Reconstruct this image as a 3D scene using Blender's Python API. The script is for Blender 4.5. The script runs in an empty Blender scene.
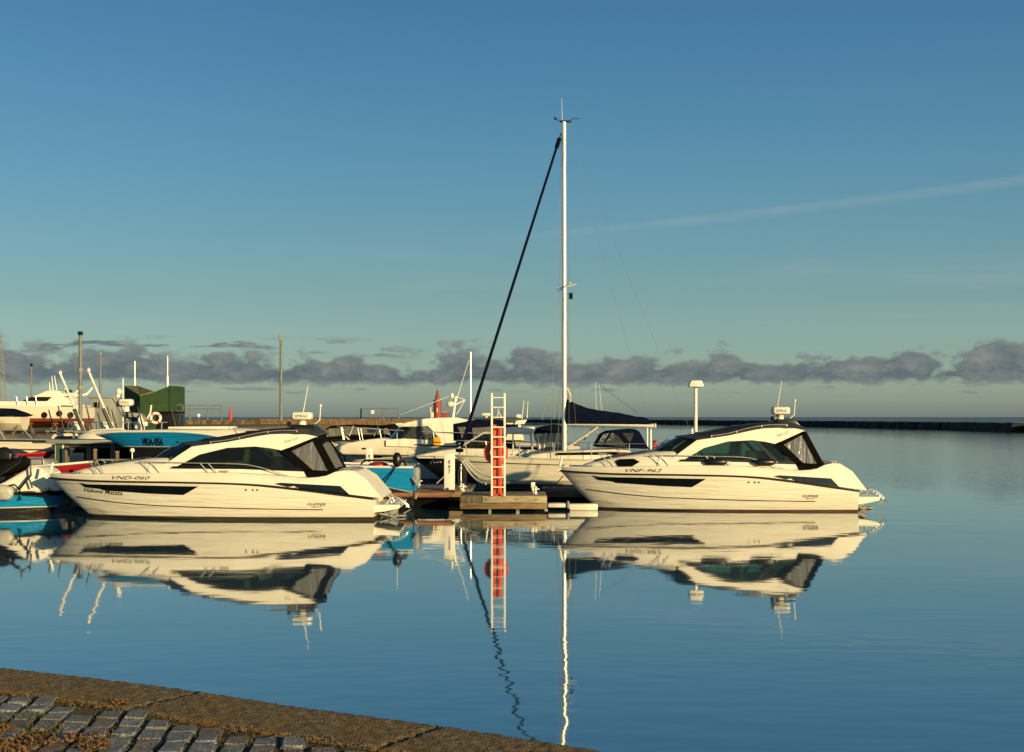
import bpy, bmesh, math, random
from mathutils import Vector, Matrix
from mathutils.bvhtree import BVHTree
R = math.radians
random.seed(7)
scene = bpy.context.scene
COL = scene.collection

# ------------------------------------------------------------------ camera, sky, sun, exposure
FPX, EYE, HOR = 1365.0, 2.62, 417.0
cam_d = bpy.data.cameras.new("camera"); cam = bpy.data.objects.new("camera", cam_d); COL.objects.link(cam)
cam.location = (0, 0, EYE); cam.rotation_euler = (R(90), 0, 0)
cam_d.sensor_width = 36; cam_d.lens = 36 * FPX / 1024; cam_d.shift_y = (HOR - 376) / 1024
cam_d.clip_start = .1; cam_d.clip_end = 60000
scene.camera = cam

SUN_EL, SUN_AZ = 11.0, 140.0            # azimuth clockwise from +Y: behind the camera, to the right
world = bpy.data.worlds.new("World"); scene.world = world; world.use_nodes = True
wn = world.node_tree; wn.nodes.clear()

def N(nt, t, **kw):
    n = nt.nodes.new(t)
    for k, v in kw.items():
        if k == 'ins':
            for i, val in v.items():
                if isinstance(val, bpy.types.NodeSocket): nt.links.new(val, n.inputs[i])
                else: n.inputs[i].default_value = val
        else: setattr(n, k, v)
    return n
def M2(nt, op, a, b=0.0, c=None, clamp=False):
    ins = {0: a, 1: b}
    if c is not None: ins[2] = c
    return N(nt, 'ShaderNodeMath', operation=op, use_clamp=clamp, ins=ins).outputs[0]
def SS(nt, v, a, b, lo=0.0, hi=1.0):
    n = N(nt, 'ShaderNodeMapRange', interpolation_type='SMOOTHSTEP', ins={0: v, 1: a, 2: b, 3: lo, 4: hi}); return n.outputs[0]
def MIXC(nt, f, a, b, blend='MIX'):
    n = N(nt, 'ShaderNodeMix', data_type='RGBA', blend_type=blend)
    for i, val in ((0, f), (6, a), (7, b)):
        if isinstance(val, bpy.types.NodeSocket): nt.links.new(val, n.inputs[i])
        else: n.inputs[i].default_value = val
    return n.outputs[2]

def build_world():
    nt = wn
    sky = N(nt, 'ShaderNodeTexSky', sky_type='NISHITA', sun_disc=False)
    sky.sun_elevation = R(SUN_EL); sky.sun_rotation = R(SUN_AZ)
    sky.altitude = 0; sky.air_density = 1.0; sky.dust_density = 1.0; sky.ozone_density = 1.0
    tc = N(nt, 'ShaderNodeTexCoord'); sp = N(nt, 'ShaderNodeSeparateXYZ', ins={0: tc.outputs['Generated']})
    x, y, z = sp.outputs
    az = M2(nt, 'MULTIPLY', M2(nt, 'ARCTAN2', x, y), 57.2958)
    el = M2(nt, 'MULTIPLY', M2(nt, 'ARCSINE', z), 57.2958)
    # sky tint by elevation (degrees), darkened overhead to deepen the shade
    ramp = N(nt, 'ShaderNodeValToRGB')
    nt.links.new(M2(nt, 'DIVIDE', el, 45.0, clamp=True), ramp.inputs[0])
    els = ramp.color_ramp.elements
    stops = SKY_TINT
    els[0].position = 0; els[0].color = (*stops[0][1], 1)
    els[1].position = 1; els[1].color = (*stops[-1][1], 1)
    for p, c in stops[1:-1]:
        e = els.new(p / 45.0); e.color = (*c, 1)
    col = MIXC(nt, 1.0, sky.outputs[0], ramp.outputs[0], 'MULTIPLY')
    col = N(nt, 'ShaderNodeVectorMath', operation='SCALE', ins={0: col, 'Scale': SS(nt, az, -10, 30, .98, 1.22)}).outputs[0]
    # low bank of cumulus
    def nz(sa, se, off, det=6.0, rough=.58, sc=1.0):
        v = N(nt, 'ShaderNodeCombineXYZ', ins={0: M2(nt, 'MULTIPLY', az, sa), 1: M2(nt, 'MULTIPLY', el, se), 2: off}).outputs[0]
        return N(nt, 'ShaderNodeTexNoise', noise_dimensions='3D', ins={'Vector': v, 'Scale': sc, 'Detail': det, 'Roughness': rough}).outputs[0]
    def band(lo0, lo1, hi0, hi1, e=None):
        e = e or el
        return M2(nt, 'MULTIPLY', SS(nt, e, lo0, lo1), SS(nt, e, hi0, hi1, 1, 0))
    big = nz(.15, .12, 3.7, 2.0)
    fine = nz(1.5, 2.6, 11.3, 9.0, .72)
    puff = nz(.36, .5, 5.1, 2.0, .5)
    def vor(sa, se, off):
        wob = M2(nt, 'MULTIPLY', M2(nt, 'SUBTRACT', fine, .5), 1.1)
        v = N(nt, 'ShaderNodeCombineXYZ', ins={0: M2(nt, 'ADD', M2(nt, 'MULTIPLY', az, sa), wob), 1: M2(nt, 'ADD', M2(nt, 'MULTIPLY', el, se), wob), 2: off}).outputs[0]
        return N(nt, 'ShaderNodeTexVoronoi', feature='F1', ins={'Vector': v, 'Scale': 1.0}).outputs['Distance']
    lump = M2(nt, 'ADD', M2(nt, 'MULTIPLY', M2(nt, 'SUBTRACT', .5, vor(.62, 1.25, 2.2)), 1.0), M2(nt, 'MULTIPLY', M2(nt, 'SUBTRACT', .5, vor(1.7, 3.0, 7.7)), .45))
    top = M2(nt, 'ADD', 2.72, M2(nt, 'MULTIPLY', M2(nt, 'SUBTRACT', big, .5), 1.6))
    top = M2(nt, 'ADD', top, M2(nt, 'MULTIPLY', M2(nt, 'SUBTRACT', puff, .5), 2.5))
    h = M2(nt, 'SUBTRACT', top, el)                       # depth below the cloud tops
    d = M2(nt, 'ADD', h, M2(nt, 'ADD', M2(nt, 'MULTIPLY', lump, 1.0), M2(nt, 'MULTIPLY', M2(nt, 'SUBTRACT', fine, .5), 1.5)))
    base = M2(nt, 'ADD', el, M2(nt, 'ADD', M2(nt, 'MULTIPLY', M2(nt, 'SUBTRACT', fine, .5), .7), M2(nt, 'MULTIPLY', lump, .35)))
    mask = M2(nt, 'MULTIPLY', SS(nt, d, 0.0, .5), SS(nt, base, 1.25, 1.55))
    # a thin second row higher on the left
    f2 = nz(.35, 2.2, 21.0, 6.0, .6)
    m2 = M2(nt, 'MULTIPLY', SS(nt, f2, .52, .62), band(2.3, 2.75, 2.95, 3.4))
    m2 = M2(nt, 'MULTIPLY', m2, SS(nt, az, -6, -2, 1, 0))
    f3 = nz(.5, 3.2, 31.0, 6.0, .6)
    m3 = M2(nt, 'MULTIPLY', M2(nt, 'MULTIPLY', SS(nt, f3, .55, .66), band(.8, 1.0, 1.3, 1.7)), .55)
    mask = M2(nt, 'MAXIMUM', M2(nt, 'MAXIMUM', mask, m2), m3)
    mask = M2(nt, 'MULTIPLY', mask, .93)
    lit = M2(nt, 'ADD', M2(nt, 'ADD', .30, M2(nt, 'MULTIPLY', lump, .95)), M2(nt, 'ADD', M2(nt, 'MULTIPLY', M2(nt, 'SUBTRACT', fine, .5), 2.2), M2(nt, 'MULTIPLY', M2(nt, 'SUBTRACT', el, 1.9), .16)), clamp=True)
    ccol = MIXC(nt, lit, (*CLOUD_DARK, 1), (*CLOUD_LIT, 1))
    col = MIXC(nt, mask, col, ccol)
    # faint high streaks and one contrail
    line = M2(nt, 'SUBTRACT', el, M2(nt, 'ADD', 7.5, M2(nt, 'MULTIPLY', az, .087)))
    brk = nz(.5, 2.5, 41.0, 5.0, .6)
    trail = M2(nt, 'MULTIPLY', M2(nt, 'MULTIPLY', SS(nt, line, -.40, .02), SS(nt, line, .02, .26, 1, 0)), SS(nt, az, -8.0, 10.0))
    trail = M2(nt, 'MULTIPLY', trail, SS(nt, brk, .2, .8, .07, .24))
    wisp = nz(.07, .75, 51.0, 5.0, .6)
    wv = M2(nt, 'MULTIPLY', M2(nt, 'MULTIPLY', SS(nt, wisp, .48, .72), band(2.5, 4.5, 5.0, 9.0)), .16)
    col = MIXC(nt, M2(nt, 'MAXIMUM', trail, wv), col, (*TRAIL, 1))
    bg = N(nt, 'ShaderNodeBackground', ins={0: col, 1: SKY_STRENGTH})
    out = N(nt, 'ShaderNodeOutputWorld'); nt.links.new(bg.outputs[0], out.inputs[0])
SKY_STRENGTH = 0.080
SKY_TINT = [(0, (.80, 1.10, 1.75)), (.7, (.80, 1.12, 1.66)), (2.4, (.64, .90, 1.22)), (4.9, (.53, .77, .93)), (7, (.48, .76, .93)), (11.1, (.41, .75, .97)), (16, (.355, .71, .98)), (26, (.29, .55, .76)), (45, (.20, .34, .44))]
CLOUD_DARK = (1.15, 1.55, 1.75); CLOUD_LIT = (2.65, 2.75, 2.6); TRAIL = (4.5, 5.0, 5.2)
build_world()

sun_d = bpy.data.lights.new("sun", 'SUN'); sun = bpy.data.objects.new("sun", sun_d); COL.objects.link(sun)
sun_d.energy = 5.0; sun_d.angle = R(.53); sun_d.color = (1, .735, .33)
sdir = Vector((math.sin(R(SUN_AZ)) * math.cos(R(SUN_EL)), math.cos(R(SUN_AZ)) * math.cos(R(SUN_EL)), math.sin(R(SUN_EL))))
sun.rotation_euler = sdir.to_track_quat('Z', 'Y').to_euler(); sun.location = sdir * 60
vs = scene.view_settings
vs.view_transform = 'Standard'; vs.look = 'None'; vs.gamma = 1; vs.use_curve_mapping = False; vs.exposure = 0.24
scene.cycles.max_bounces = 8; scene.cycles.transparent_max_bounces = 16; scene.cycles.caustics_reflective = False; scene.cycles.caustics_refractive = False

# ------------------------------------------------------------------ helpers
def at(px, py, Y): return Vector(((px - 512) / FPX * Y, Y, EYE - (py - HOR) / FPX * Y))
def wx(px, Y): return (px - 512) / FPX * Y
def wz(py, Y): return EYE - (py - HOR) / FPX * Y
def rnd(a, b): return random.uniform(a, b)
def lerp(a, b, t): return a + (b - a) * t
def curve(pts, x):
    """smooth interpolation through (x, y) pairs"""
    if x <= pts[0][0]: return pts[0][1]
    for i in range(len(pts) - 1):
        (x0, y0), (x1, y1) = pts[i], pts[i + 1]
        if x <= x1:
            m0 = (y1 - pts[i - 1][1]) / (x1 - pts[i - 1][0]) if i > 0 else (y1 - y0) / (x1 - x0)
            m1 = (pts[i + 2][1] - y0) / (pts[i + 2][0] - x0) if i + 2 < len(pts) else (y1 - y0) / (x1 - x0)
            h = x1 - x0; t = (x - x0) / h
            return (2*t**3 - 3*t**2 + 1) * y0 + (t**3 - 2*t**2 + t) * h * m0 + (-2*t**3 + 3*t**2) * y1 + (t**3 - t**2) * h * m1
    return pts[-1][1]

def tag(o, label=None, cat=None, group=None, kind=None):
    if label: o['label'] = label
    if cat: o['category'] = cat
    if group: o['group'] = group
    if kind: o['kind'] = kind
    return o
def thing(name, label, cat, loc=(0, 0, 0), rotz=0, group=None, scale=(1, 1, 1)):
    o = bpy.data.objects.new(name, None); COL.objects.link(o); o.empty_display_size = .2
    o.location = loc; o.rotation_euler = (0, 0, rotz); o.scale = scale
    return tag(o, label, cat, group)
def copy_tree(o, parent=None):
    c = o.copy(); COL.objects.link(c)
    if parent: c.parent = parent
    for ch in list(o.children): copy_tree(ch, c)
    return c

class MB:
    def __init__(s): s.bm = bmesh.new()
    def face(s, pts):
        vs_ = [s.bm.verts.new(p) for p in pts]; return s.bm.faces.new(vs_)
    def box(s, c, d, bev=0, rot=None, seg=2):
        b = bmesh.new(); bmesh.ops.create_cube(b, size=1)
        for v in b.verts: v.co = Vector((v.co.x * d[0], v.co.y * d[1], v.co.z * d[2]))
        if bev: bmesh.ops.bevel(b, geom=b.edges[:], offset=bev, segments=seg, affect='EDGES', profile=.5)
        m = Matrix.Translation(c)
        if rot is not None: m = m @ rot
        s.join(b, m); return s
    def join(s, b, m=Matrix()):
        mp = {v: s.bm.verts.new(m @ v.co) for v in b.verts}
        for f in b.faces:
            try: s.bm.faces.new([mp[v] for v in f.verts])
            except ValueError: pass
        b.free()
    def tube(s, pts, r, n=8, r2=None):
        pts = [Vector(p) for p in pts]; rows = []; up = Vector((0, 0, 1)); L = len(pts)
        for i, p in enumerate(pts):
            t = (pts[min(i + 1, L - 1)] - pts[max(i - 1, 0)]).normalized()
            a = t.cross(up)
            if a.length < .05: a = t.cross(Vector((0, 1, 0)))
            a.normalize(); b = t.cross(a)
            rr = r if r2 is None else lerp(r, r2, i / (L - 1))
            rows.append([p + (a * math.cos(k * 2 * math.pi / n) + b * math.sin(k * 2 * math.pi / n)) * rr for k in range(n)])
        s.loft(rows, wrap=True, caps=True); return s
    def loft(s, rows, wrap=False, caps=False):
        V = [[s.bm.verts.new(p) for p in r] for r in rows]; n = len(rows[0])
        for i in range(len(V) - 1):
            for j in range(n if wrap else n - 1):
                q = [V[i][j], V[i][(j + 1) % n], V[i + 1][(j + 1) % n], V[i + 1][j]]
                try: s.bm.faces.new(q)
                except ValueError: pass
        if caps:
            for e in (V[0][::-1], V[-1]):
                try: s.bm.faces.new(e)
                except ValueError: pass
        return s
    def prism(s, poly, y0, y1, bev=0, axis='y'):
        b = bmesh.new()
        if axis == 'y': a = [b.verts.new((x, y0, z)) for x, z in poly]; ext = Vector((0, y1 - y0, 0))
        elif axis == 'z': a = [b.verts.new((x, z, y0)) for x, z in poly]; ext = Vector((0, 0, y1 - y0))
        else: a = [b.verts.new((y0, x, z)) for x, z in poly]; ext = Vector((y1 - y0, 0, 0))
        f = b.faces.new(a); r = bmesh.ops.extrude_face_region(b, geom=[f])
        bmesh.ops.translate(b, verts=[v for v in r['geom'] if isinstance(v, bmesh.types.BMVert)], vec=ext)
        bmesh.ops.recalc_face_normals(b, faces=b.faces[:])
        if bev: bmesh.ops.bevel(b, geom=b.edges[:], offset=bev, segments=2, affect='EDGES', profile=.5, clamp_overlap=True)
        s.join(b); return s
    def lathe(s, prof, c=(0, 0, 0), n=16, axis='z'):
        rows = []
        for r, z in prof:
            row = []
            for k in range(n):
                a = 2 * math.pi * k / n
                p = (r * math.cos(a), r * math.sin(a), z) if axis == 'z' else ((r * math.cos(a), z, r * math.sin(a)) if axis == 'y' else (z, r * math.cos(a), r * math.sin(a)))
                row.append(Vector(p) + Vector(c))
            rows.append(row)
        s.loft(rows, wrap=True, caps=True); return s
    def cyl(s, a, b, r, n=10, r2=None): return s.tube([a, b], r, n, r2)
    def torus(s, c, Rr, r, axis='y', n=28, m=10):
        rows = []
        for i in range(n + 1):
            a = 2 * math.pi * i / n; row = []
            for j in range(m):
                b = 2 * math.pi * j / m; q = Rr + r * math.cos(b)
                p = (q * math.cos(a), r * math.sin(b), q * math.sin(a)) if axis == 'y' else (q * math.cos(a), q * math.sin(a), r * math.sin(b))
                row.append(Vector(c) + Vector(p))
            rows.append(row)
        s.loft(rows, wrap=True); bmesh.ops.remove_doubles(s.bm, verts=s.bm.verts[:], dist=1e-5); return s
    def ell(s, c, r, n=14):
        b = bmesh.new(); bmesh.ops.create_uvsphere(b, u_segments=n, v_segments=max(6, n // 2), radius=1)
        s.join(b, Matrix.Translation(c) @ Matrix.Diagonal((*r, 1))); return s
    def panel(s, poly, yfun, th, step=.12, side=-1):
        """a flat outline in the side view laid onto a curved side; th = thickness"""
        b = bmesh.new(); f = b.faces.new([b.verts.new((x, 0, z)) for x, z in poly])
        bmesh.ops.triangulate(b, faces=[f])
        for _ in range(5):
            le = [e for e in b.edges if e.calc_length() > step]
            if not le: break
            bmesh.ops.subdivide_edges(b, edges=le, cuts=1)
            bmesh.ops.triangulate(b, faces=[q for q in b.faces if len(q.verts) > 3])
        r = bmesh.ops.extrude_face_region(b, geom=b.faces[:])
        inner = {v for v in r['geom'] if isinstance(v, bmesh.types.BMVert)}
        for v in b.verts:
            y = yfun(v.co.x, v.co.z)
            v.co.y = side * (y + (-th * .5 if v in inner else th * .5))
        bmesh.ops.recalc_face_normals(b, faces=b.faces[:])
        s.join(b); return s
    def build(s, name, mat, parent=None, smooth=38, wob=0):
        bm = s.bm
        bmesh.ops.recalc_face_normals(bm, faces=bm.faces[:])
        me = bpy.data.meshes.new(name); bm.to_mesh(me); bm.free()
        if smooth:
            me.polygons.foreach_set('use_smooth', [True] * len(me.polygons)); me.set_sharp_from_angle(angle=R(smooth))
        if mat: me.materials.append(mat)
        o = bpy.data.objects.new(name, me); COL.objects.link(o)
        if parent: o.parent = parent
        return o

def text_bm(body, size, shear=0, align='LEFT', bold=0):
    cu = bpy.data.curves.new("t", 'FONT'); cu.body = body; cu.size = size; cu.shear = shear; cu.align_x = align; cu.resolution_u = 2; cu.offset = bold
    o = bpy.data.objects.new("t", cu); COL.objects.link(o)
    dg = bpy.context.evaluated_depsgraph_get(); me = bpy.data.meshes.new_from_object(o.evaluated_get(dg))
    bm = bmesh.new(); bm.from_mesh(me); bpy.data.objects.remove(o); bpy.data.curves.remove(cu); bpy.data.meshes.remove(me)
    return bm
def lettering(name, body, size, x, z, yfun, mat, parent, side=-1, shear=.25, width=None, out=.011, rot=0, bold=.0):
    """writing that reads left to right seen from its own side"""
    bm = text_bm(body, size, shear, bold=bold)
    xs = [v.co.x for v in bm.verts]; w = max(xs) - min(xs); k = (width / w) if width else 1
    x0 = min(xs)
    for v in bm.verts:
        u = (v.co.x - x0) * k; q = v.co.y
        u, q = u * math.cos(rot) - q * math.sin(rot), u * math.sin(rot) + q * math.cos(rot)
        px_ = x + u if side < 0 else x + w * k - u
        v.co = Vector((px_, 0, z + q)); v.co.y = side * (yfun(v.co.x, v.co.z) + out)
    mb = MB(); mb.join(bm)
    return mb.build(name, mat, parent, smooth=0)

# ------------------------------------------------------------------ materials
def mat(name, col, rough=.5, metal=0, spec=.5, var=.0, vscale=3.0, bump=0, bscale=20, coat=0, ramp=None):
    m = bpy.data.materials.new(name); m.use_nodes = True; nt = m.node_tree; p = nt.nodes['Principled BSDF']
    p.inputs['Roughness'].default_value = rough; p.inputs['Metallic'].default_value = metal
    p.inputs['Specular IOR Level'].default_value = spec; p.inputs['Coat Weight'].default_value = coat
    tc = N(nt, 'ShaderNodeTexCoord')
    n = N(nt, 'ShaderNodeTexNoise', ins={'Vector': tc.outputs['Object'], 'Scale': vscale, 'Detail': 5.0, 'Roughness': .6})
    f = N(nt, 'ShaderNodeMapRange', ins={0: n.outputs[0], 1: .3, 2: .7, 3: 0, 4: 1}).outputs[0]
    a = tuple(max(0, c * (1 - var)) for c in col); b = tuple(min(1, c * (1 + var)) for c in col)
    if ramp: a, b = ramp
    c = MIXC(nt, f, (*a, 1), (*b, 1)); nt.links.new(c, p.inputs['Base Color'])
    nt.links.new(M2(nt, 'ADD', rough * .85, M2(nt, 'MULTIPLY', f, rough * .3)), p.inputs['Roughness'])
    if bump:
        n2 = N(nt, 'ShaderNodeTexNoise', ins={'Vector': tc.outputs['Object'], 'Scale': bscale, 'Detail': 4.0})
        bp = N(nt, 'ShaderNodeBump', ins={'Height': n2.outputs[0], 'Distance': bump, 'Strength': 1.0}); nt.links.new(bp.outputs[0], p.inputs['Normal'])
    return m
def hull_mat(name, bands, slope=0.0, rough=.22, dirt=.12, knee=0.0):
    """painted hull: bands = [(upper z limit, colour), ...] from the keel up; slope tilts the bands along the boat"""
    m = bpy.data.materials.new(name); m.use_nodes = True; nt = m.node_tree; p = nt.nodes['Principled BSDF']
    tc = N(nt, 'ShaderNodeTexCoord'); sp = N(nt, 'ShaderNodeSeparateXYZ', ins={0: tc.outputs['Object']})
    h = M2(nt, 'ADD', sp.outputs[2], M2(nt, 'MULTIPLY', M2(nt, 'MAXIMUM', M2(nt, 'SUBTRACT', sp.outputs[0], knee), 0.0), slope))
    col = None
    for i, (z, c) in enumerate(bands):
        if col is None: col = (*c, 1); zprev = z; continue
        col = MIXC(nt, M2(nt, 'GREATER_THAN', h, zprev), col, (*c, 1)); zprev = z
    st = N(nt, 'ShaderNodeMapping', ins={'Vector': tc.outputs['Object'], 'Scale': (1.2, 1.2, 5.0)})
    n = N(nt, 'ShaderNodeTexNoise', ins={'Vector': st.outputs[0], 'Scale': 1.4, 'Detail': 6.0, 'Roughness': .62})
    d = SS(nt, n.outputs[0], .42, .8, 0, dirt)
    low = M2(nt, 'MULTIPLY', SS(nt, M2(nt, 'ADD', sp.outputs[2], M2(nt, 'MULTIPLY', n.outputs[0], .25)), .12, .45, min(.22, dirt * 1.8), 0), 1.0)
    d = M2(nt, 'MAXIMUM', d, low)
    sm = N(nt, 'ShaderNodeMapping', ins={'Vector': tc.outputs['Object'], 'Scale': (2.2, 2.2, .7)})
    sn = N(nt, 'ShaderNodeTexNoise', ins={'Vector': sm.outputs[0], 'Scale': 2.6, 'Detail': 8.0, 'Roughness': .7})
    d = M2(nt, 'MAXIMUM', d, SS(nt, sn.outputs[0], .60, .76, 0, dirt * 2.2))
    col = MIXC(nt, d, col, (.22, .17, .10, 1)); nt.links.new(col, p.inputs['Base Color'])
    p.inputs['Roughness'].default_value = rough + .1; p.inputs['Coat Weight'].default_value = .1; p.inputs['Coat Roughness'].default_value = .08
    st2 = N(nt, 'ShaderNodeMapping', ins={'Vector': tc.outputs['Object'], 'Scale': (.8, .8, 8.0), 'Rotation': (0, .10, 0)})  # stretched waviness shaped to imitate light streaks thrown up by the water
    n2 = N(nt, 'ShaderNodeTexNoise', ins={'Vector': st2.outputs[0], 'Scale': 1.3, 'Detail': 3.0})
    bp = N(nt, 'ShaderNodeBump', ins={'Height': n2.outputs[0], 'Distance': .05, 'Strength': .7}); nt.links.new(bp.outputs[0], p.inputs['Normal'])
    return m
def glass_mat(name, tint, refl=.12, clear=.75, rough=.02):
    m = bpy.data.materials.new(name); m.use_nodes = True; nt = m.node_tree; nt.nodes.clear()
    tc = N(nt, 'ShaderNodeTexCoord'); nz = N(nt, 'ShaderNodeTexNoise', ins={'Vector': tc.outputs['Object'], 'Scale': 2.2, 'Detail': 2.0})
    bp = N(nt, 'ShaderNodeBump', ins={'Height': nz.outputs[0], 'Distance': .01, 'Strength': .5})
    tr = N(nt, 'ShaderNodeBsdfTransparent', ins={0: (*tint, 1)})
    df = N(nt, 'ShaderNodeBsdfDiffuse', ins={0: (tint[0] * .25, tint[1] * .25, tint[2] * .25, 1)})
    gl = N(nt, 'ShaderNodeBsdfGlossy', ins={0: (1, 1, 1, 1), 1: rough, 'Normal': bp.outputs[0]})
    fr = N(nt, 'ShaderNodeFresnel', ins={0: 1.5, 'Normal': bp.outputs[0]})
    m1 = N(nt, 'ShaderNodeMixShader', ins={0: clear, 1: df.outputs[0], 2: tr.outputs[0]})
    m2 = N(nt, 'ShaderNodeMixShader', ins={0: M2(nt, 'ADD', fr.outputs[0], refl, clamp=True), 1: m1.outputs[0], 2: gl.outputs[0]})
    o = N(nt, 'ShaderNodeOutputMaterial'); nt.links.new(m2.outputs[0], o.inputs[0]); return m
def vinyl_mat(name):
    m = bpy.data.materials.new(name); m.use_nodes = True; nt = m.node_tree; nt.nodes.clear()
    tc = N(nt, 'ShaderNodeTexCoord'); mp = N(nt, 'ShaderNodeMapping', ins={'Vector': tc.outputs['Object'], 'Scale': (7, 3, .7), 'Rotation': (0, .35, 0)})
    nz = N(nt, 'ShaderNodeTexNoise', ins={'Vector': mp.outputs[0], 'Scale': 1.0, 'Detail': 3.0})
    bp = N(nt, 'ShaderNodeBump', ins={'Height': nz.outputs[0], 'Distance': .07, 'Strength': 1.0})
    tr = N(nt, 'ShaderNodeBsdfTransparent', ins={0: (.62, .62, .60, 1)})
    df = N(nt, 'ShaderNodeBsdfDiffuse', ins={0: (.30, .29, .27, 1), 'Normal': bp.outputs[0]})
    gl = N(nt, 'ShaderNodeBsdfGlossy', ins={0: (1, 1, 1, 1), 1: .1, 'Normal': bp.outputs[0]})
    m1 = N(nt, 'ShaderNodeMixShader', ins={0: .55, 1: df.outputs[0], 2: tr.outputs[0]})
    m2 = N(nt, 'ShaderNodeMixShader', ins={0: .09, 1: m1.outputs[0], 2: gl.outputs[0]})
    o = N(nt, 'ShaderNodeOutputMaterial'); nt.links.new(m2.outputs[0], o.inputs[0]); return m

WHITE = (.82, .785, .70)
gel = mat('gelcoat', WHITE, .42, spec=.3, var=.05, vscale=1.3)
gel_old = mat('aged gelcoat', (.70, .66, .57), .35, var=.12, vscale=2.0, coat=.1)
nonskid = mat('deck nonskid', (.55, .54, .50), .6, var=.1, vscale=4, bump=.002, bscale=120)
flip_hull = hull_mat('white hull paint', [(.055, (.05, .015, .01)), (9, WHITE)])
black = mat('black plastic', (.006, .006, .007), .35, var=.3)
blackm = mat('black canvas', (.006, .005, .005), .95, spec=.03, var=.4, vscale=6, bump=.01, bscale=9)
navy = mat('navy canvas', (.004, .007, .022), .95, spec=.03, var=.3, vscale=5, bump=.02, bscale=7)
rubber = mat('black rubber', (.02, .02, .02), .6, var=.3)
strake_m = mat('dark rubbing strake', (.02, .012, .008), .4)
darkglass = mat('dark tinted glass', (.004, .005, .006), .05, spec=.6, var=.2)
glass = glass_mat('green tinted glass', (.58, .74, .65), -.02, .95)
glass_dk = glass_mat('smoked glass', (.46, .54, .49), -.02, .95)
glass_gy = glass_mat('grey glass', (.55, .58, .58), .18, .6)
vinyl = vinyl_mat('clear vinyl')
steel = mat('stainless steel', (.74, .72, .68), .38, metal=.75, var=.05)
alu = mat('anodised aluminium', (.78, .76, .70), .35, metal=.35, var=.05)
grey_roof = mat('charcoal roof', (.035, .036, .04), .5, var=.2, vscale=2)
greydeck = mat('grey deck pad', (.16, .18, .21), .55, var=.15)
grey = mat('grey paint', (.25, .26, .26), .6, var=.2)
grey_pole = mat('galvanised pole', (.17, .18, .18), .6, metal=.1, var=.25, vscale=2)
darkint = mat('dark upholstery', (.035, .035, .038), .7, var=.3)
cream = mat('cream upholstery', (.50, .46, .38), .6, var=.15)
ink = mat('black lettering', (.01, .01, .01), .4)
ink_g = mat('grey lettering', (.10, .095, .08), .5)
redp = mat('red paint', (.42, .025, .02), .4, var=.25, vscale=4)
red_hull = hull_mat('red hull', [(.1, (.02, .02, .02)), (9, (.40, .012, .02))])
orange = mat('orange red paint', (.62, .085, .035), .5, var=.18, vscale=5)
orange_dk = mat('faded red plastic', (.60, .07, .03), .45, var=.15, vscale=8)
ladder_w = mat('white ladder paint', (.80, .78, .74), .4, var=.06)
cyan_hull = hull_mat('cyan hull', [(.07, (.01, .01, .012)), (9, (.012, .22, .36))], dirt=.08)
white_pl = mat('white plastic', (.78, .76, .71), .4, var=.06)
yellow = mat('yellow fabric', (.70, .36, .02), .7, var=.12)
def wood_mat(name, a, b, sc=(1, 14, 14)):
    m = bpy.data.materials.new(name); m.use_nodes = True; nt = m.node_tree; p = nt.nodes['Principled BSDF']
    tc = N(nt, 'ShaderNodeTexCoord'); mp = N(nt, 'ShaderNodeMapping', ins={'Vector': tc.outputs['Object'], 'Scale': sc})
    n = N(nt, 'ShaderNodeTexNoise', ins={'Vector': mp.outputs[0], 'Scale': 2.0, 'Detail': 7.0, 'Roughness': .65})
    n3 = N(nt, 'ShaderNodeTexNoise', ins={'Vector': tc.outputs['Object'], 'Scale': 1.6, 'Detail': 3.0})
    f = M2(nt, 'ADD', M2(nt, 'MULTIPLY', n.outputs[0], .7), M2(nt, 'MULTIPLY', n3.outputs[0], .3))
    c = MIXC(nt, SS(nt, f, .36, .64), (*a, 1), (*b, 1)); nt.links.new(c, p.inputs['Base Color'])
    p.inputs['Roughness'].default_value = .8
    bp = N(nt, 'ShaderNodeBump', ins={'Height': n.outputs[0], 'Distance': .008, 'Strength': .8}); nt.links.new(bp.outputs[0], p.inputs['Normal'])
    return m
wood_lt = wood_mat('weathered pale timber', (.22, .17, .10), (.46, .39, .26))
wood_dk = wood_mat('wet brown timber', (.10, .065, .035), (.27, .19, .10))
wood_red = wood_mat('reddish timber', (.12, .05, .03), (.30, .15, .09))
wood_pile = wood_mat('grey pile timber', (.055, .045, .032), (.17, .145, .105), (14, 14, 1))
deckb = wood_mat('deck boards', (.10, .085, .065), (.26, .22, .17), (14, 1, 14))
pier_m = wood_mat('brown sheet pile', (.05, .03, .014), (.24, .145, .06), (.8, .8, .3))

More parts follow.
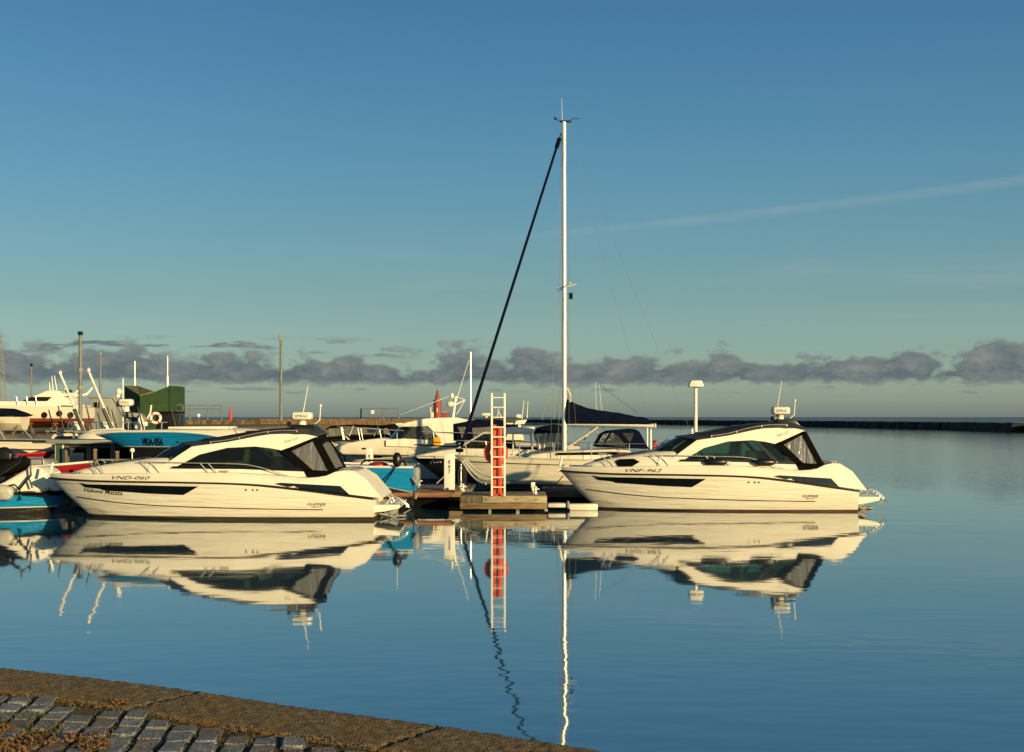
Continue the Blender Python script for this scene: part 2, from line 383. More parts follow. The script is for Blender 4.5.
# ------------------------------------------------------------------ water
def build_water():
    m = bpy.data.materials.new('harbour water'); m.use_nodes = True; nt = m.node_tree; nt.nodes.clear()
    tc = N(nt, 'ShaderNodeTexCoord'); P = tc.outputs['Object']; sp = N(nt, 'ShaderNodeSeparateXYZ', ins={0: P})
    def nz(scale, sx=1, sy=1, det=2.0, off=0.0):
        mp = N(nt, 'ShaderNodeMapping', ins={'Vector': P, 'Scale': (sx, sy, 1), 'Location': (off, off * .7, off)})
        return N(nt, 'ShaderNodeTexNoise', ins={'Vector': mp.outputs[0], 'Scale': scale, 'Detail': det, 'Roughness': .5}).outputs[0]
    # height in metres: lazy swell, cat's-paws, fine ripple
    patch = SS(nt, nz(.05, .35, 1.6, 3.0, 9.0), .40, .66, .22, 1.5)
    h = M2(nt, 'MULTIPLY', nz(.55, .55, 1.0, 1.0), .0042)
    h = M2(nt, 'ADD', h, M2(nt, 'MULTIPLY', M2(nt, 'MULTIPLY', nz(2.3, .6, 1.0, 1.5, 3.0), .0030), patch))
    h = M2(nt, 'ADD', h, M2(nt, 'MULTIPLY', M2(nt, 'MULTIPLY', nz(9.0, .7, 1.0, 1.0, 5.0), .00016), patch))
    breeze = M2(nt, 'MULTIPLY', SS(nt, sp.outputs[0], 7, 22), SS(nt, sp.outputs[1], 30, 70))
    h = M2(nt, 'ADD', h, M2(nt, 'MULTIPLY', M2(nt, 'MULTIPLY', nz(3.0, .5, 1.0, 2.0, 13.0), .011), breeze))
    # open sea outside the breakwater
    sea = SS(nt, M2(nt, 'ADD', sp.outputs[1], M2(nt, 'MULTIPLY', sp.outputs[0], 0.0)), 520, 760)
    h = M2(nt, 'ADD', h, M2(nt, 'MULTIPLY', M2(nt, 'MULTIPLY', nz(.12, .5, 1.0, 4.0, 7.0), 2.0), sea))
    bp = N(nt, 'ShaderNodeBump', ins={'Height': h, 'Distance': 1.0, 'Strength': 1.0})
    fr = N(nt, 'ShaderNodeFresnel', ins={0: WATER_IOR, 'Normal': bp.outputs[0]})
    df = N(nt, 'ShaderNodeBsdfDiffuse', ins={0: (*WATER_COL, 1)})
    gl = N(nt, 'ShaderNodeBsdfGlossy', ins={0: (.97, .98, 1.0, 1), 1: M2(nt, 'ADD', .03, M2(nt, 'MULTIPLY', sea, .35)), 'Normal': bp.outputs[0]})
    mx = N(nt, 'ShaderNodeMixShader', ins={0: M2(nt, 'MULTIPLY', M2(nt, 'POWER', fr.outputs[0], .67), SS(nt, sea, 0, 1, 1, .45)), 1: df.outputs[0], 2: gl.outputs[0]})
    o = N(nt, 'ShaderNodeOutputMaterial'); nt.links.new(mx.outputs[0], o.inputs[0])
    mb = MB(); mb.face([(-30000, -200, 0), (30000, -200, 0), (30000, 40000, 0), (-30000, 40000, 0)])
    tag(mb.build('water', m, smooth=0), kind='structure')
WATER_IOR = 2.5; WATER_COL = (.02, .085, .135)
build_water()

# ------------------------------------------------------------------ near quay
QZ = 1.02
EDGE = [(-14, 16.6), (-8.5, 12.1), (-5.2, 9.9), (-3.3, 8.78), (-2.59, 8.42), (-1.91, 8.05), (-1.18, 7.58), (-.32, 7.08), (.44, 6.57), (1.6, 5.65), (4, 3.8), (9, -.5)]
def edge_y(x): return curve(EDGE, x)
def build_quay():
    # stone: soil below, a rough concrete coping, and the setts set by hand
    def stone_mat(name, pal, rough=.9, bump=.012, sc=18, moss=None):
        m = bpy.data.materials.new(name); m.use_nodes = True; nt = m.node_tree; p = nt.nodes['Principled BSDF']
        tc = N(nt, 'ShaderNodeTexCoord'); P = tc.outputs['Object']
        n = N(nt, 'ShaderNodeTexNoise', ins={'Vector': P, 'Scale': sc, 'Detail': 8.0, 'Roughness': .7})
        n2 = N(nt, 'ShaderNodeTexNoise', ins={'Vector': P, 'Scale': 2.3, 'Detail': 5.0, 'Roughness': .6})
        vo = N(nt, 'ShaderNodeTexVoronoi', ins={'Vector': P, 'Scale': sc * 3.2})
        c = MIXC(nt, SS(nt, n.outputs[0], .35, .68), (*pal[0], 1), (*pal[1], 1))
        c = MIXC(nt, M2(nt, 'MULTIPLY', SS(nt, vo.outputs['Distance'], .05, .28, 1, 0), .45), c, (*pal[2], 1))
        if moss: c = MIXC(nt, M2(nt, 'MULTIPLY', SS(nt, n2.outputs[0], .46, .64), .75), c, MIXC(nt, n.outputs[0], (*[q * .4 for q in moss], 1), (*[min(1, q * 1.7) for q in moss], 1)))
        nt.links.new(c, p.inputs['Base Color']); p.inputs['Roughness'].default_value = rough
        h = M2(nt, 'ADD', n.outputs[0], M2(nt, 'MULTIPLY', vo.outputs['Distance'], -.6))
        bp = N(nt, 'ShaderNodeBump', ins={'Height': h, 'Distance': bump, 'Strength': 1.0}); nt.links.new(bp.outputs[0], p.inputs['Normal'])
        return m
    cop = stone_mat('rough coping concrete', [(.13, .095, .05), (.42, .32, .18), (.66, .57, .42)], moss=(.30, .18, .045), bump=.05, sc=30)
    soil = stone_mat('mossy joint soil', [(.05, .035, .015), (.13, .09, .035), (.17, .13, .06)], moss=(.09, .085, .02), bump=.03, sc=30)
    W = .58
    xs = [-14 + i * .1 for i in range(85)] + [-5.5 + i * .022 for i in range(340)] + [2 + i * .1 for i in range(65)]
    def nrm(x):
        d = .2; t = Vector((2 * d, edge_y(x + d) - edge_y(x - d), 0)).normalized(); return Vector((t.y, -t.x, 0))
    rows = []
    for x in xs:
        e = Vector((x, edge_y(x), QZ)); n = nrm(x); j = rnd(-.014, .014)
        prof = [(.0 + j, -1.6), (.0 + j, -.06), (.012 + j, -.02), (.04 + j, 0)]
        k = 26
        prof += [(.04 + (W - .06) * i / k, rnd(-.0045, .0045) + .004 * noise1(x * 3 + i) - (.014 if abs((x + .37) % 1.45) < .022 else 0)) for i in range(1, k + 1)] + [(W, -.03)]
        rows.append([e + n * a + Vector((0, 0, b)) for a, b in prof])
    mb = MB(); mb.loft(rows); tag(mb.build('quay_coping', cop, smooth=60), kind='structure')
    rows = []
    for x in xs[::2]:
        e = Vector((x, edge_y(x), QZ)); n = nrm(x)
        rows.append([e + n * (W - .04 + q * 18 / 40) + Vector((0, 0, -.020 + (rnd(-.012, .010) if q < 12 else 0))) for q in range(41)])
    mb = MB(); mb.loft(rows); tag(mb.build('quay_soil', soil, smooth=60), kind='structure')
    # setts
    setts = [stone_mat('grey sett', [(.13, .135, .145), (.28, .285, .30), (.38, .38, .39)], rough=.5, bump=.012, moss=(.15, .13, .09)),
             stone_mat('brown sett', [(.14, .115, .10), (.26, .21, .18), (.34, .29, .25)], rough=.6, bump=.012, moss=(.14, .10, .06))]
    mbs = [MB(), MB()]
    ca, sa = math.cos(R(6)), math.sin(R(6))
    for i in range(-40, 60):
        u0 = i * .146; v = -rnd(0, .2) - 1
        while v < 12:
            dl = rnd(.175, .235); cu, cv = u0 + .073, v + dl / 2
            x, y = cu * ca - cv * sa, cu * sa + cv * ca
            n = nrm(x); inset = (Vector((x, y, 0)) - Vector((x, edge_y(x), 0))).dot(n)
            if inset > W + .05 and inset < 6.5 and y > 4.0 and not (random.random() < .05):
                w, l = .133 * rnd(.90, 1.03), dl * rnd(.90, .96); b = bmesh.new(); bmesh.ops.create_cube(b, size=1)
                for q in b.verts: q.co = Vector((q.co.x * w + rnd(-.010, .010), q.co.y * l + rnd(-.010, .010), q.co.z * .10 + (rnd(-.006, .006) if q.co.z > 0 else 0)))
                bmesh.ops.bevel(b, geom=b.edges[:], offset=.013, segments=3, affect='EDGES')
                hgt = -.056 + rnd(-.006, .006)
                mbs[0 if random.random() < .8 else 1].join(b, Matrix.Translation((x, y, QZ + hgt)) @ Matrix.Rotation(R(6) + rnd(-.05, .05), 4, 'Z') @ Matrix.Rotation(rnd(-.03, .03), 4, 'X'))
            v += dl
    for mb, m, nm in zip(mbs, setts, ('cobblestones', 'cobblestones')): tag(mb.build(nm, m, smooth=45), kind='structure')
    # dry grass and leaf litter between the setts
    gm = [mat('dry orange leaves', (.34, .16, .04), .8, ramp=((.045, .02, .008), (.27, .14, .05)), vscale=25), mat('moss and green blades', (.09, .085, .02), .9, var=.5, vscale=9)]
    for which in (0, 1):
        mb = MB()
        spots = []
        if which == 0:
            for cx, cy, r, k in ((-2.66, 6.98, .13, 200), (-2.40, 6.72, .17, 260), (-2.12, 6.80, .12, 120), (-2.5, 6.48, .2, 420), (-2.02, 6.62, .08, 130), (-2.2, 7.62, .06, 90), (-3.0, 7.0, .15, 200)):
                for _ in range(k): a, q = rnd(0, 6.28), r * math.sqrt(random.random()); spots.append((cx + q * math.cos(a), cy + q * .8 * math.sin(a), 1))
            for _ in range(1300):
                x = rnd(-4.2, .3); n = nrm(x); q = W + random.gauss(.0, .04); spots.append((x + n.x * q, edge_y(x) + n.y * q, .45 if noise1(x) > -.1 else .15))
        else:
            for _ in range(5200):
                x = rnd(-4.2, .3); q = rnd(W, W + 1.6); n = nrm(x); spots.append((x + n.x * q, edge_y(x) + n.y * q, .35))
            for cx, cy in ((-2.62, 7.3), (-2.4, 7.0), (-2.85, 7.25)):
                for _ in range(120): a, q = rnd(0, 6.28), .12 * math.sqrt(random.random()); spots.append((cx + q * math.cos(a), cy + q * math.sin(a), .6))
        for x, y, s in spots:
            a = rnd(0, 6.28); p = Vector((x, y, QZ - .018 + rnd(0, .03) * s))
            if which == 0 and random.random() < .9:          # curled leaf
                M_ = Matrix.Rotation(a, 3, 'Z') @ Matrix.Rotation(rnd(-1.0, 1.0), 3, 'X') @ Matrix.Rotation(rnd(-.9, .9), 3, 'Y')
                l, w = rnd(.006, .016) * (.5 + .5 * s), rnd(.004, .009) * (.5 + .5 * s); c_ = rnd(.2, .7) * w
                P_ = [p + M_ @ Vector(q) + Vector((0, 0, l * .5)) for q in ((-l, 0, 0), (-.2 * l, -w, c_), (l, 0, 0), (-.2 * l, w, c_), (0, 0, -c_ * .3))]
                mb.face([P_[0], P_[1], P_[4]]); mb.face([P_[1], P_[2], P_[4]]); mb.face([P_[2], P_[3], P_[4]]); mb.face([P_[3], P_[0], P_[4]]); continue
            hgt = rnd(.008, .04) * s; w = rnd(.001, .003); lean = Vector((math.cos(a), math.sin(a), 0)) * rnd(.0, .05) * s
            t = Vector((-math.sin(a), math.cos(a), 0)) * w; up = Vector((0, 0, hgt + .01 * s)); m_ = p + up * .55 + lean * .4
            mb.face([p - t, p + t, m_ + t]); mb.face([p - t, m_ + t, m_ - t]); mb.face([m_ - t, m_ + t, p + up + lean])
        tag(mb.build('dry_grass' if which == 0 else 'moss', gm[which], smooth=0), ['dry orange grass and fallen leaves on the cobbled quay', 'green moss and short blades in the joints of the setts'][which], 'ground cover', kind='stuff')
def noise1(x): return math.sin(x * 5.1) * .6 + math.sin(x * 11.7 + 1) * .4
build_quay()
# ------------------------------------------------------------------ boat building
def side_of(bm_rows):
    """half-breadth y(x, z) of a lofted side, by ray casting"""
    V, Fc = [], []
    n = len(bm_rows[0])
    for r in bm_rows: V += [Vector(p) for p in r]
    for i in range(len(bm_rows) - 1):
        for j in range(n - 1): Fc.append((i * n + j, i * n + j + 1, (i + 1) * n + j + 1, (i + 1) * n + j))
    t = BVHTree.FromPolygons(V, Fc)
    def f(x, z):
        h = t.ray_cast(Vector((x, -9, z)), Vector((0, 1, 0)))
        if h[0] is None: h = t.find_nearest(Vector((x, -1, z)))
        return -h[0].y
    return f
def make_hull(T, lines, L, B, hullmat, deckmat, full=3.0, pw=.8, flare=.10, taper=.06, n=34, transom=True, deck_z=0.0, camber=.05, name='hull', deck=True, aft=None):
    """lines from the rail down to the keel: (x at the stem, beam factor, [(t, z), ...])"""
    ts = [(i / n) ** 1.35 for i in range(n + 1)]
    f = lambda t: (1 - (1 - t) ** full) ** pw * (1 - taper * max(0, t - .5) ** 2 * 4)
    rows = []
    for k, (x0, bf, zs) in enumerate(lines):
        row = []; u = k / max(1, len(lines) - 2)
        for t in ts:
            xe = L if aft is None else aft[k]
            y = B / 2 * bf * f(t) - flare * B / 2 * math.sin(math.pi * min(1, u)) * (1 - t) ** 1.5 * f(min(1, t * 2))
            row.append(Vector((x0 + (xe - x0) * t, -max(0, y), curve(zs, t))))
        rows.append(row)
    mb = MB(); mb.loft(rows); mb.loft([[Vector((p.x, -p.y, p.z)) for p in r] for r in rows])
    if transom:
        e = [r[-1] for r in rows]; mb.face(e + [Vector((p.x, -p.y, p.z)) for p in e[::-1] if abs(p.y) > 1e-4])
    bmesh.ops.remove_doubles(mb.bm, verts=mb.bm.verts[:], dist=1e-4)
    h = mb.build(name, hullmat, T, smooth=28)
    sh = rows[0]
    if deck: make_deck(T, sh, deckmat, deck_z, camber)
    return rows, side_of(rows), sh
def make_deck(T, sh, m, dz=0.0, camber=.05, name='deck'):
    mb = MB(); R_ = []
    for p in sh[1:]:
        R_.append([Vector((p.x, p.y * q, p.z + dz + camber * (1 - q * q) * min(1, abs(p.y)))) for q in (1, .75, .5, .25, 0, -.25, -.5, -.75, -1)])
    mb.loft(R_); return mb.build(name, m, T, smooth=60)
def strake(T, sh, r, m, name='rubbing_strake', dz=0.0, out=.0):
    mb = MB()
    for s_ in (1, -1): mb.tube([(p.x - (.02 if i == 0 else 0), p.y * s_ - out * s_, p.z + dz) for i, p in enumerate(sh)], r, 8)
    return mb.build(name, m, T)
def both(parts_fn):
    for s_ in (-1, 1): parts_fn(s_)
def radar_dome(T, c, w, m=None, txt=None, name='radar', h=.22):
    mb = MB(); mb.box((c[0], c[1], c[2]), (w, w * .9, h), bev=h * .32, seg=3); r = mb.build(name, m or white_pl, T)
    mb = MB(); mb.lathe([(.12, c[2] - h * .5 - .2), (.09, c[2] - h * .5 - .06), (.13, c[2] - h * .45)], (c[0], c[1], 0)); mb.build('pedestal', m or white_pl, r)
    if txt:
        b = text_bm(txt, h * .5, .1); xs = [v.co.x for v in b.verts]; k = w * .66 / (max(xs) - min(xs))
        for v in b.verts: v.co = Vector((c[0] - w * .33 + (v.co.x - min(xs)) * k, c[1] - w * .45 - .004, c[2] - h * .16 + v.co.y))
        q = MB(); q.join(b); q.build('radar_lettering', ink, r, smooth=0)
    return r
def whip(T, a, b, r=.012, name='antenna', m=None):
    mb = MB(); mb.tube([a, b], r, 6, r * .5); return mb.build(name, m or white_pl, T)

# ------------------------------------------------------------------ the two big white day cruisers in front
def day_cruiser(label, loc, scale, reg, name_on_hull=None, hm=None, light=False, rail_m=None):
    T = thing('motor_cruiser', label, 'boat', loc, 0, 'white day cruisers moored at the dock end', scale)
    X0, YC = 1.375, 39.05
    def P(px, py, Y=37.95): return (wx(px, Y) - X0, wz(py, Y))
    def PP(l, Y=37.95): return [P(a, b, Y) for a, b in l]
    L = 8.2
    zr = [(0, 1.085), (.06, 1.06), (.18, 1.025), (.44, 1.01), (.63, .965), (.78, .83), (.9, .69), (1, .575)]
    rows, yh, sh = make_hull(T, [
        (0, 1, zr),
        (.22, .985, [(0, .85), (.25, .74), (.5, .70), (.8, .58), (1, .44)]),
        (.45, .95, [(0, .60), (.22, .42), (.5, .335), (1, .27)]),
        (.60, .925, [(0, .44), (.22, .33), (.5, .27), (1, .20)]),
        (.98, .86, [(0, .08), (.3, .03), (.6, -.03), (1, -.10)]),
        (1.35, 0, [(0, -.2), (.3, -.42), (1, -.5)])], L, 3.0, hm or flip_hull, nonskid, full=3.0, pw=.8, flare=.07, deck=False)
    strake(T, sh, .026, strake_m, out=.006)
    # chine rail picked out as a dark shadow line
    mb = MB()
    for s_ in (1, -1): mb.tube([(p.x, (p.y - .004) * s_, p.z) for p in rows[2][3:-4]], .013, 6)
    mb.build('spray_rail', strake_m, T)
    # deck moulding above the rubbing strake
    zt = [(0, 1.20), (.2, 1.215), (.45, 1.27), (.63, 1.265), (.76, 1.20), (.86, 1.14), (.92, 1.20), (.955, 1.33), (1, 1.33)]
    zm = [(t, lerp(curve(zr, t), curve(zt, t), .72)) for t in (0, .1, .2, .35, .5, .63, .76, .86, .92, .955, 1)]
    drows, yd, dsh = make_hull(T, [(.03, .93, zt), (-.01, .985, zm), (0, .995, [(t, z + .02) for t, z in zr])], L, 3.0, gel, nonskid, flare=0, transom=True, name='deck_moulding', aft=[7.70, 8.02, 8.42], n=48)
    ycab = lambda x, z: 1.16 - .2 * (z - 1.2) - .17 * max(0, min(1, (3.9 - x) / 1.2)) ** 1.3
    # hull windows, vents
    w = MB(); poly = [(591.5, 474), (600, 475.6), (640, 476.2), (706, 477.6), (692, 486), (660, 484.7), (640, 483.2), (616, 481.6), (613, 480.2), (597.5, 478.6)]
    poly = [(wx(px, YC - yh(wx(px, 37.9) - X0, .8)) - X0, wz(py, YC - yh(wx(px, 37.9) - X0, .8)) - .035) for px, py in poly]
    for s_ in (-1, 1):
        w = MB(); w.panel(poly, yh, .022, side=s_); w.build('hull_window', darkglass, T)
        v = MB(); v.panel(PP([(774, 476.2), (779, 475.2), (831, 478.4), (839.5, 487.2), (831, 486.3), (790, 480)], 37.6), yd, .06, side=s_); v.build('air_vent', darkglass, T)
        for px in (749, 755, 759):
            d = MB(); d.panel([(P(px, 482, 37.6)[0] + .022 * math.cos(a * .785), P(px, 482.3, 37.6)[1] + .022 * math.sin(a * .785)) for a in range(8)], yh, .04, side=s_); d.build('skin_fitting', black, T)
        if light: h = MB(); h.panel(PP([(616, 462), (620, 459.3), (634, 458.7), (640, 461.8), (633, 466.2), (619, 466.6)], 38.15), lambda x, z: curve([(1.15, .51), (1.65, .68), (2.45, .91)], x), .05, side=s_); h.build('cabin_window', darkglass, T)
        lettering('builder_lettering', 'FLIPPER', .10, 6.62, .40, yh, ink, T, s_, .35, .44)
        lettering('builder_lettering', '900 ST', .05, 6.72, .345, yh, ink_g, T, s_, .3, .26)
        lettering('registration_lettering', reg, .135, 1.80, 1.085, yd, ink, T, s_, .35, .98)
        lettering('model_lettering', '900 ST', .10, 6.02, 2.06, ycab, ink_g, T, s_, .2, .36, out=.036, rot=R(17) if s_ < 0 else 0)
        if name_on_hull: lettering('name_lettering', name_on_hull, .17, .98, .72, yh, ink, T, s_, .38, 1.06, bold=.001, rot=R(-4) if s_ < 0 else 0)
    # foredeck trunk
    mb = MB(); rws = []
    zc = [(.5, 1.19), (.75, 1.29), (1.15, 1.40), (1.65, 1.50), (2.6, 1.64), (3.2, 1.70)]; hw = [(.5, .12), (.75, .32), (1.15, .49), (1.65, .66), (2.45, .89), (3.2, 1.06)]
    for i in range(24):
        x = lerp(.5, 3.2, i / 23); z = curve(zc, x); y = curve(hw, x); zb = 1.15
        rws.append([Vector((x, s_ * y * q, lerp(zb, z, u))) for s_, q, u in ((-1, 1.04, 0), (-1, 1.0, .55), (-1, .93, .82), (-1, .82, .94), (-1, .5, .99), (-1, 0, 1.02), (1, .5, .99), (1, .82, .94), (1, .93, .82), (1, 1, .55), (1, 1.04, 0))])
    mb.loft(rws, caps=True); mb.build('coachroof', gel, T, smooth=50)
    mb = MB(); rws = []
    for i in range(16):
        x = lerp(.95, 2.62, i / 15); z = curve(zc, x); y = curve(hw, x) * .74
        rws.append([Vector((x, y * q, z + .004 + .022 * (1 - q * q) + .02)) for q in (-1, -.6, -.2, .2, .6, 1)])
    mb.loft(rws); mb.build('sun_pad', greydeck, T, smooth=50)
    # cabin
    for s_ in (-1, 1):
        c = MB(); c.panel([(2.66, 1.18), (2.72, 1.46)] + PP([(672, 459.6), (684, 460.2), (740, 461.5), (800, 464)]) + [(7.0, 1.16)], ycab, .05, side=s_); c.build('cabin_side', gel, T, smooth=30)
        c = MB(); c.panel(PP([(670, 460), (697, 440.3), (728, 435.8), (755, 430), (774, 427), (786, 428.6), (799, 428.2), (807, 431.3), (777, 444.3), (765, 441.7), (752, 440.2), (728, 441.5), (704, 448), (685, 459.2)]), ycab, .07, side=s_); c.build('cabin_frame', gel, T, smooth=30)
        c = MB(); c.panel(PP([(683, 460), (704, 447), (728, 440.5), (752, 439.2), (770, 441), (782, 446), (800, 462), (740, 461)]), lambda x, z: ycab(x, z) - .03, .008, side=s_); g = c.build('side_window', glass if light else glass_dk, T)
        c = MB(); c.panel(PP([(753.5, 440), (757.5, 440), (779.5, 462), (773.5, 462)]), lambda x, z: ycab(x, z) - .005, .03, side=s_); c.panel(PP([(677, 461.6), (684, 458.6), (740, 459.6), (799, 461), (802, 464.6), (775, 463.6), (740, 462)]), lambda x, z: ycab(x, z) + .012, .045, side=s_); c.build('window_trim', black, g, smooth=30)
        yc = lambda x, z: 1.19 - .2 * (z - 1.2)
        c = MB()
        for pl in ([(775, 444.6), (782, 441.6), (804, 463), (799, 466)], [(802.5, 433), (808, 431), (827, 469), (818.5, 466)], [(796, 462.5), (806, 463.2), (821, 464), (827, 471), (800, 471.5)], [(776, 444.5), (806.5, 430.8), (806, 434), (784, 445.5)]):
            c.panel(PP(pl, 37.8), yc, .03, side=s_)
        cv = c.build('canopy_frame', blackm, T, smooth=30)
        c = MB(); c.panel(PP([(782, 444.5), (804.5, 433.5), (821, 466), (804, 464)], 37.8), yc, .006, step=.1, side=s_); c.build('clear_panel', vinyl, cv)
    # windscreen
    mb = MB(); a, b = [], []
    for i in range(17):
        q = -1 + i / 8; u = abs(q) ** 2.2
        a.append(Vector((lerp(2.58, 3.06, u), q * 1.0, lerp(1.62, 1.42, u)))); b.append(Vector((lerp(3.33, 3.76, u), q * 1.0, lerp(2.05, 1.97, u))))
    mb.loft([a, [p.lerp(q, .5) + Vector((-.03, 0, .03)) for p, q in zip(a, b)], b]); ws = mb.build('windscreen', glass_dk, T, smooth=60)
    mb = MB(); mb.tube(a, .022, 6); mb.tube(b, .022, 6)
    for i in (4, 12): mb.tube([a[i], a[i].lerp(b[i], .5) + Vector((-.03, 0, .03)), b[i]], .02, 6)
    mb.build('screen_frame', black, ws)
    mb = MB()
    for i in (3, 8, 13):
        mb = MB(); mb.tube([a[i] + Vector((-.02, 0, .03)), a[i].lerp(b[i + (1 if i < 10 else -2)], .75) + Vector((-.05, 0, .04))], .012, 6); mb.build('wiper', black, ws)
    # roof
    ze = [(3.75, 2.01), (4.55, 2.09), (5.27, 2.27), (5.8, 2.35), (6.5, 2.34), (6.72, 2.27)]; zcn = [(3.30, 2.08), (3.7, 2.13), (4.4, 2.26), (5.3, 2.42), (6.0, 2.48), (6.5, 2.49), (6.9, 2.36)]
    mb = MB(); top, bot = [], []
    for i in range(22):
        u = i / 21; r1, r2 = [], []
        for j in range(13):
            q = -1 + j / 6; k = abs(q) ** 2.2
            x = lerp(lerp(3.30, 3.75, k), lerp(6.9, 6.72, k), u); z = lerp(curve(zcn, lerp(3.30, 6.9, u)), curve(ze, lerp(3.75, 6.72, u)), k)
            r1.append(Vector((x, q * .985, z))); r2.append(Vector((x, q * .97, z - .05)))
        top.append(r1); bot.append(r2)
    mb.loft(top); mb.loft(bot)
    for q in (0, -1): mb.loft([[r[q] for r in top], [r[q] for r in bot]])
    mb.loft([top[0], bot[0]]); mb.loft([top[-1], bot[-1]]); bmesh.ops.remove_doubles(mb.bm, verts=mb.bm.verts[:], dist=1e-4)
    roof = mb.build('roof', grey_roof, T, smooth=50)
    mb = MB()
    for y in (-.55, .55): mb.tube([(lerp(3.9, 6.2, i / 9), y, curve(zcn, lerp(3.9, 6.2, i / 9)) - .03) for i in range(10)], .02, 6)
    for x in (3.95, 5.0, 6.15): mb.box((x, 0, curve(zcn, x) + .005), (.03, 1.06, .03))
    mb.build('sunroof_track', black, roof)
    mb = MB()
    for s_ in (-1, 1):
        mb = MB(); mb.tube([(lerp(4.2, 6.3, i / 9), s_ * .93, curve(ze, lerp(4.2, 6.3, i / 9)) + .05) for i in range(10)], .014, 6)
        for x in (4.2, 4.9, 5.6, 6.3): mb.tube([(x, s_ * .93, curve(ze, x) + .0), (x, s_ * .93, curve(ze, x) + .06)], .02, 6)
        mb.build('roof_rail', steel, roof)
    # canopy back
    bk0, bk1 = PP([(807, 431)], 37.8)[0], PP([(826, 470)], 37.8)[0]
    mb = MB(); mb.loft([[Vector((lerp(bk0[0], bk1[0], v), q * lerp(.96, 1.18, v), lerp(bk0[1], bk1[1], v) + (1 - v) * .08 * (1 - q * q))) for q in (-1, -.5, 0, .5, 1)] for v in (0, .33, .66, 1)]); cb = mb.build('canopy_back', blackm, T)
    mb = MB(); mb.loft([[Vector((lerp(bk0[0], bk1[0], v) + .012, q * .8, lerp(bk0[1], bk1[1], v) + (1 - v) * .08 * (1 - q * q))) for q in (-1, -.5, 0, .5, 1)] for v in (.2, .5, .8)]); mb.build('clear_panel', vinyl, cb)
    # radar, aerials, lights
    mb = MB(); mb.prism([(5.95, 2.40), (6.12, 2.56), (6.62, 2.56), (6.82, 2.36), (6.6, 2.33)], -.42, .42, bev=.03); mb.build('radar_arch', black, T)
    radar_dome(T, (6.30, 0, 2.80), .50, txt='SIMRAD', h=.22)
    whip(T, (6.22, .3, 2.55), (6.40, .3, 3.66), .016)
    mb = MB(); mb.tube([(6.6, .1, 2.58), (6.72, .1, 2.68), (6.74, .1, 3.05)], .014, 6); mb.ell((6.74, .1, 3.09), (.035, .035, .045)); mb.build('stern_light', white_pl, T)
    mb = MB(); mb.lathe([(.0, 0), (.05, .02), (.06, .10), (.03, .14), (0, .15)], (6.02, -.3, 2.5)); mb.build('horn', black, T)
    # interior
    for y in (-.52, .52):
        mb = MB(); mb.box((4.75, y, 1.50), (.5, .55, .12), bev=.04); mb.box((5.02, y, 1.72), (.12, .5, .52), bev=.05, rot=Matrix.Rotation(R(10), 4, 'Y')); mb.box((5.05, y, 2.04), (.09, .3, .14), bev=.03); mb.build('seat', cream if (y < 0) != light else darkint, T)
    mb = MB(); mb.prism([(3.35, 1.2), (3.25, 1.50), (3.75, 1.56), (4.0, 1.4), (4.0, 1.2)], -1.0, 1.0, bev=.03); dsb = mb.build('dashboard', darkint, T)
    mb = MB(); mb.torus((0, 0, 0), .17, .014, axis='z', n=20, m=6); mb.bm.transform(Matrix.Translation((4.08, .5, 1.62)) @ Matrix.Rotation(R(65), 4, 'Y')); mb.build('steering_wheel', black, dsb)
    mb = MB(); mb.box((6.1, .65, 1.42), (1.3, .7, .42), bev=.05); mb.box((6.5, -.3, 1.38), (.5, 1.0, .34), bev=.05); mb.build('cockpit_seat', cream, T)
    # rails
    mb = MB(); rz = [(.05, 1.55), (.6, 1.58), (2.5, 1.56), (4.0, 1.53), (5.1, 1.50), (5.6, 1.38), (6.1, 1.19)]
    def ey(x): return curve([(p.x, -p.y) for p in dsh[::3]], x)
    rm = rail_m or steel
    for s_ in (-1, 1):
        mb.tube([(x, s_ * max(.12, ey(max(x, .15)) - .07), curve(rz, x)) for x in [2.45 + i * .25 for i in range(15)] + [6.12]], .013, 6)
        for x in (1.15, 1.35, 2.55, 2.78, 4.0, 4.2): mb.tube([(x + .22, s_ * (ey(x + .22) - .06), curve(zt, (x + .2) / 8.0)), (x, s_ * (ey(x) - .07), curve(rz, x))], .012, 6)
        mb.tube([(1.12, s_ * (ey(1.15) - .07), 1.565), (1.38, s_ * (ey(1.35) - .07), 1.565)], .012, 6)
    mb.build('bow_rail', rm, T)
    mb = MB(); mb.tube([(.0, .06, 1.22), (.06, .06, 1.50)], .035, 8); mb.tube([(-.06, 0, 1.10), (.25, 0, 1.24)], .05, 8); mb.build('anchor_roller', gel, T)
    for s_ in (-1, 1):
        for x in (.85, 4.6, 7.55):
            mb = MB(); y = s_ * (ey(x) - .1); z = curve(zt, x / 7.8) + .05; mb.tube([(x - .11, y, z), (x + .11, y, z)], .014, 6); mb.tube([(x - .04, y, z - .06), (x - .04, y, z)], .012, 6); mb.tube([(x + .04, y, z - .06), (x + .04, y, z)], .012, 6); mb.build('cleat', steel, T)
    # stern
    mb = MB()
    for k in range(7): mb.box((7.36 + k * .062, 0, 1.33 - k * .006), (.045, 1.9, .06), bev=.012)
    mb.build('stern_sun_pad', grey, T)
    mb = MB(); mb.prism(PP([(838, 503.4), (846, 500.4), (857, 497.2), (881, 497.2), (880.5, 500.8), (868, 503.6), (856, 505)], 37.7), -1.25, 1.25, bev=.015); pf = mb.build('swim_platform', gel, T, smooth=30)
    mb = MB(); mb.box((8.62, 0, .375), (.42, 2.2, .012)); mb.build('teak_pad', greydeck, pf)
    mb = MB()
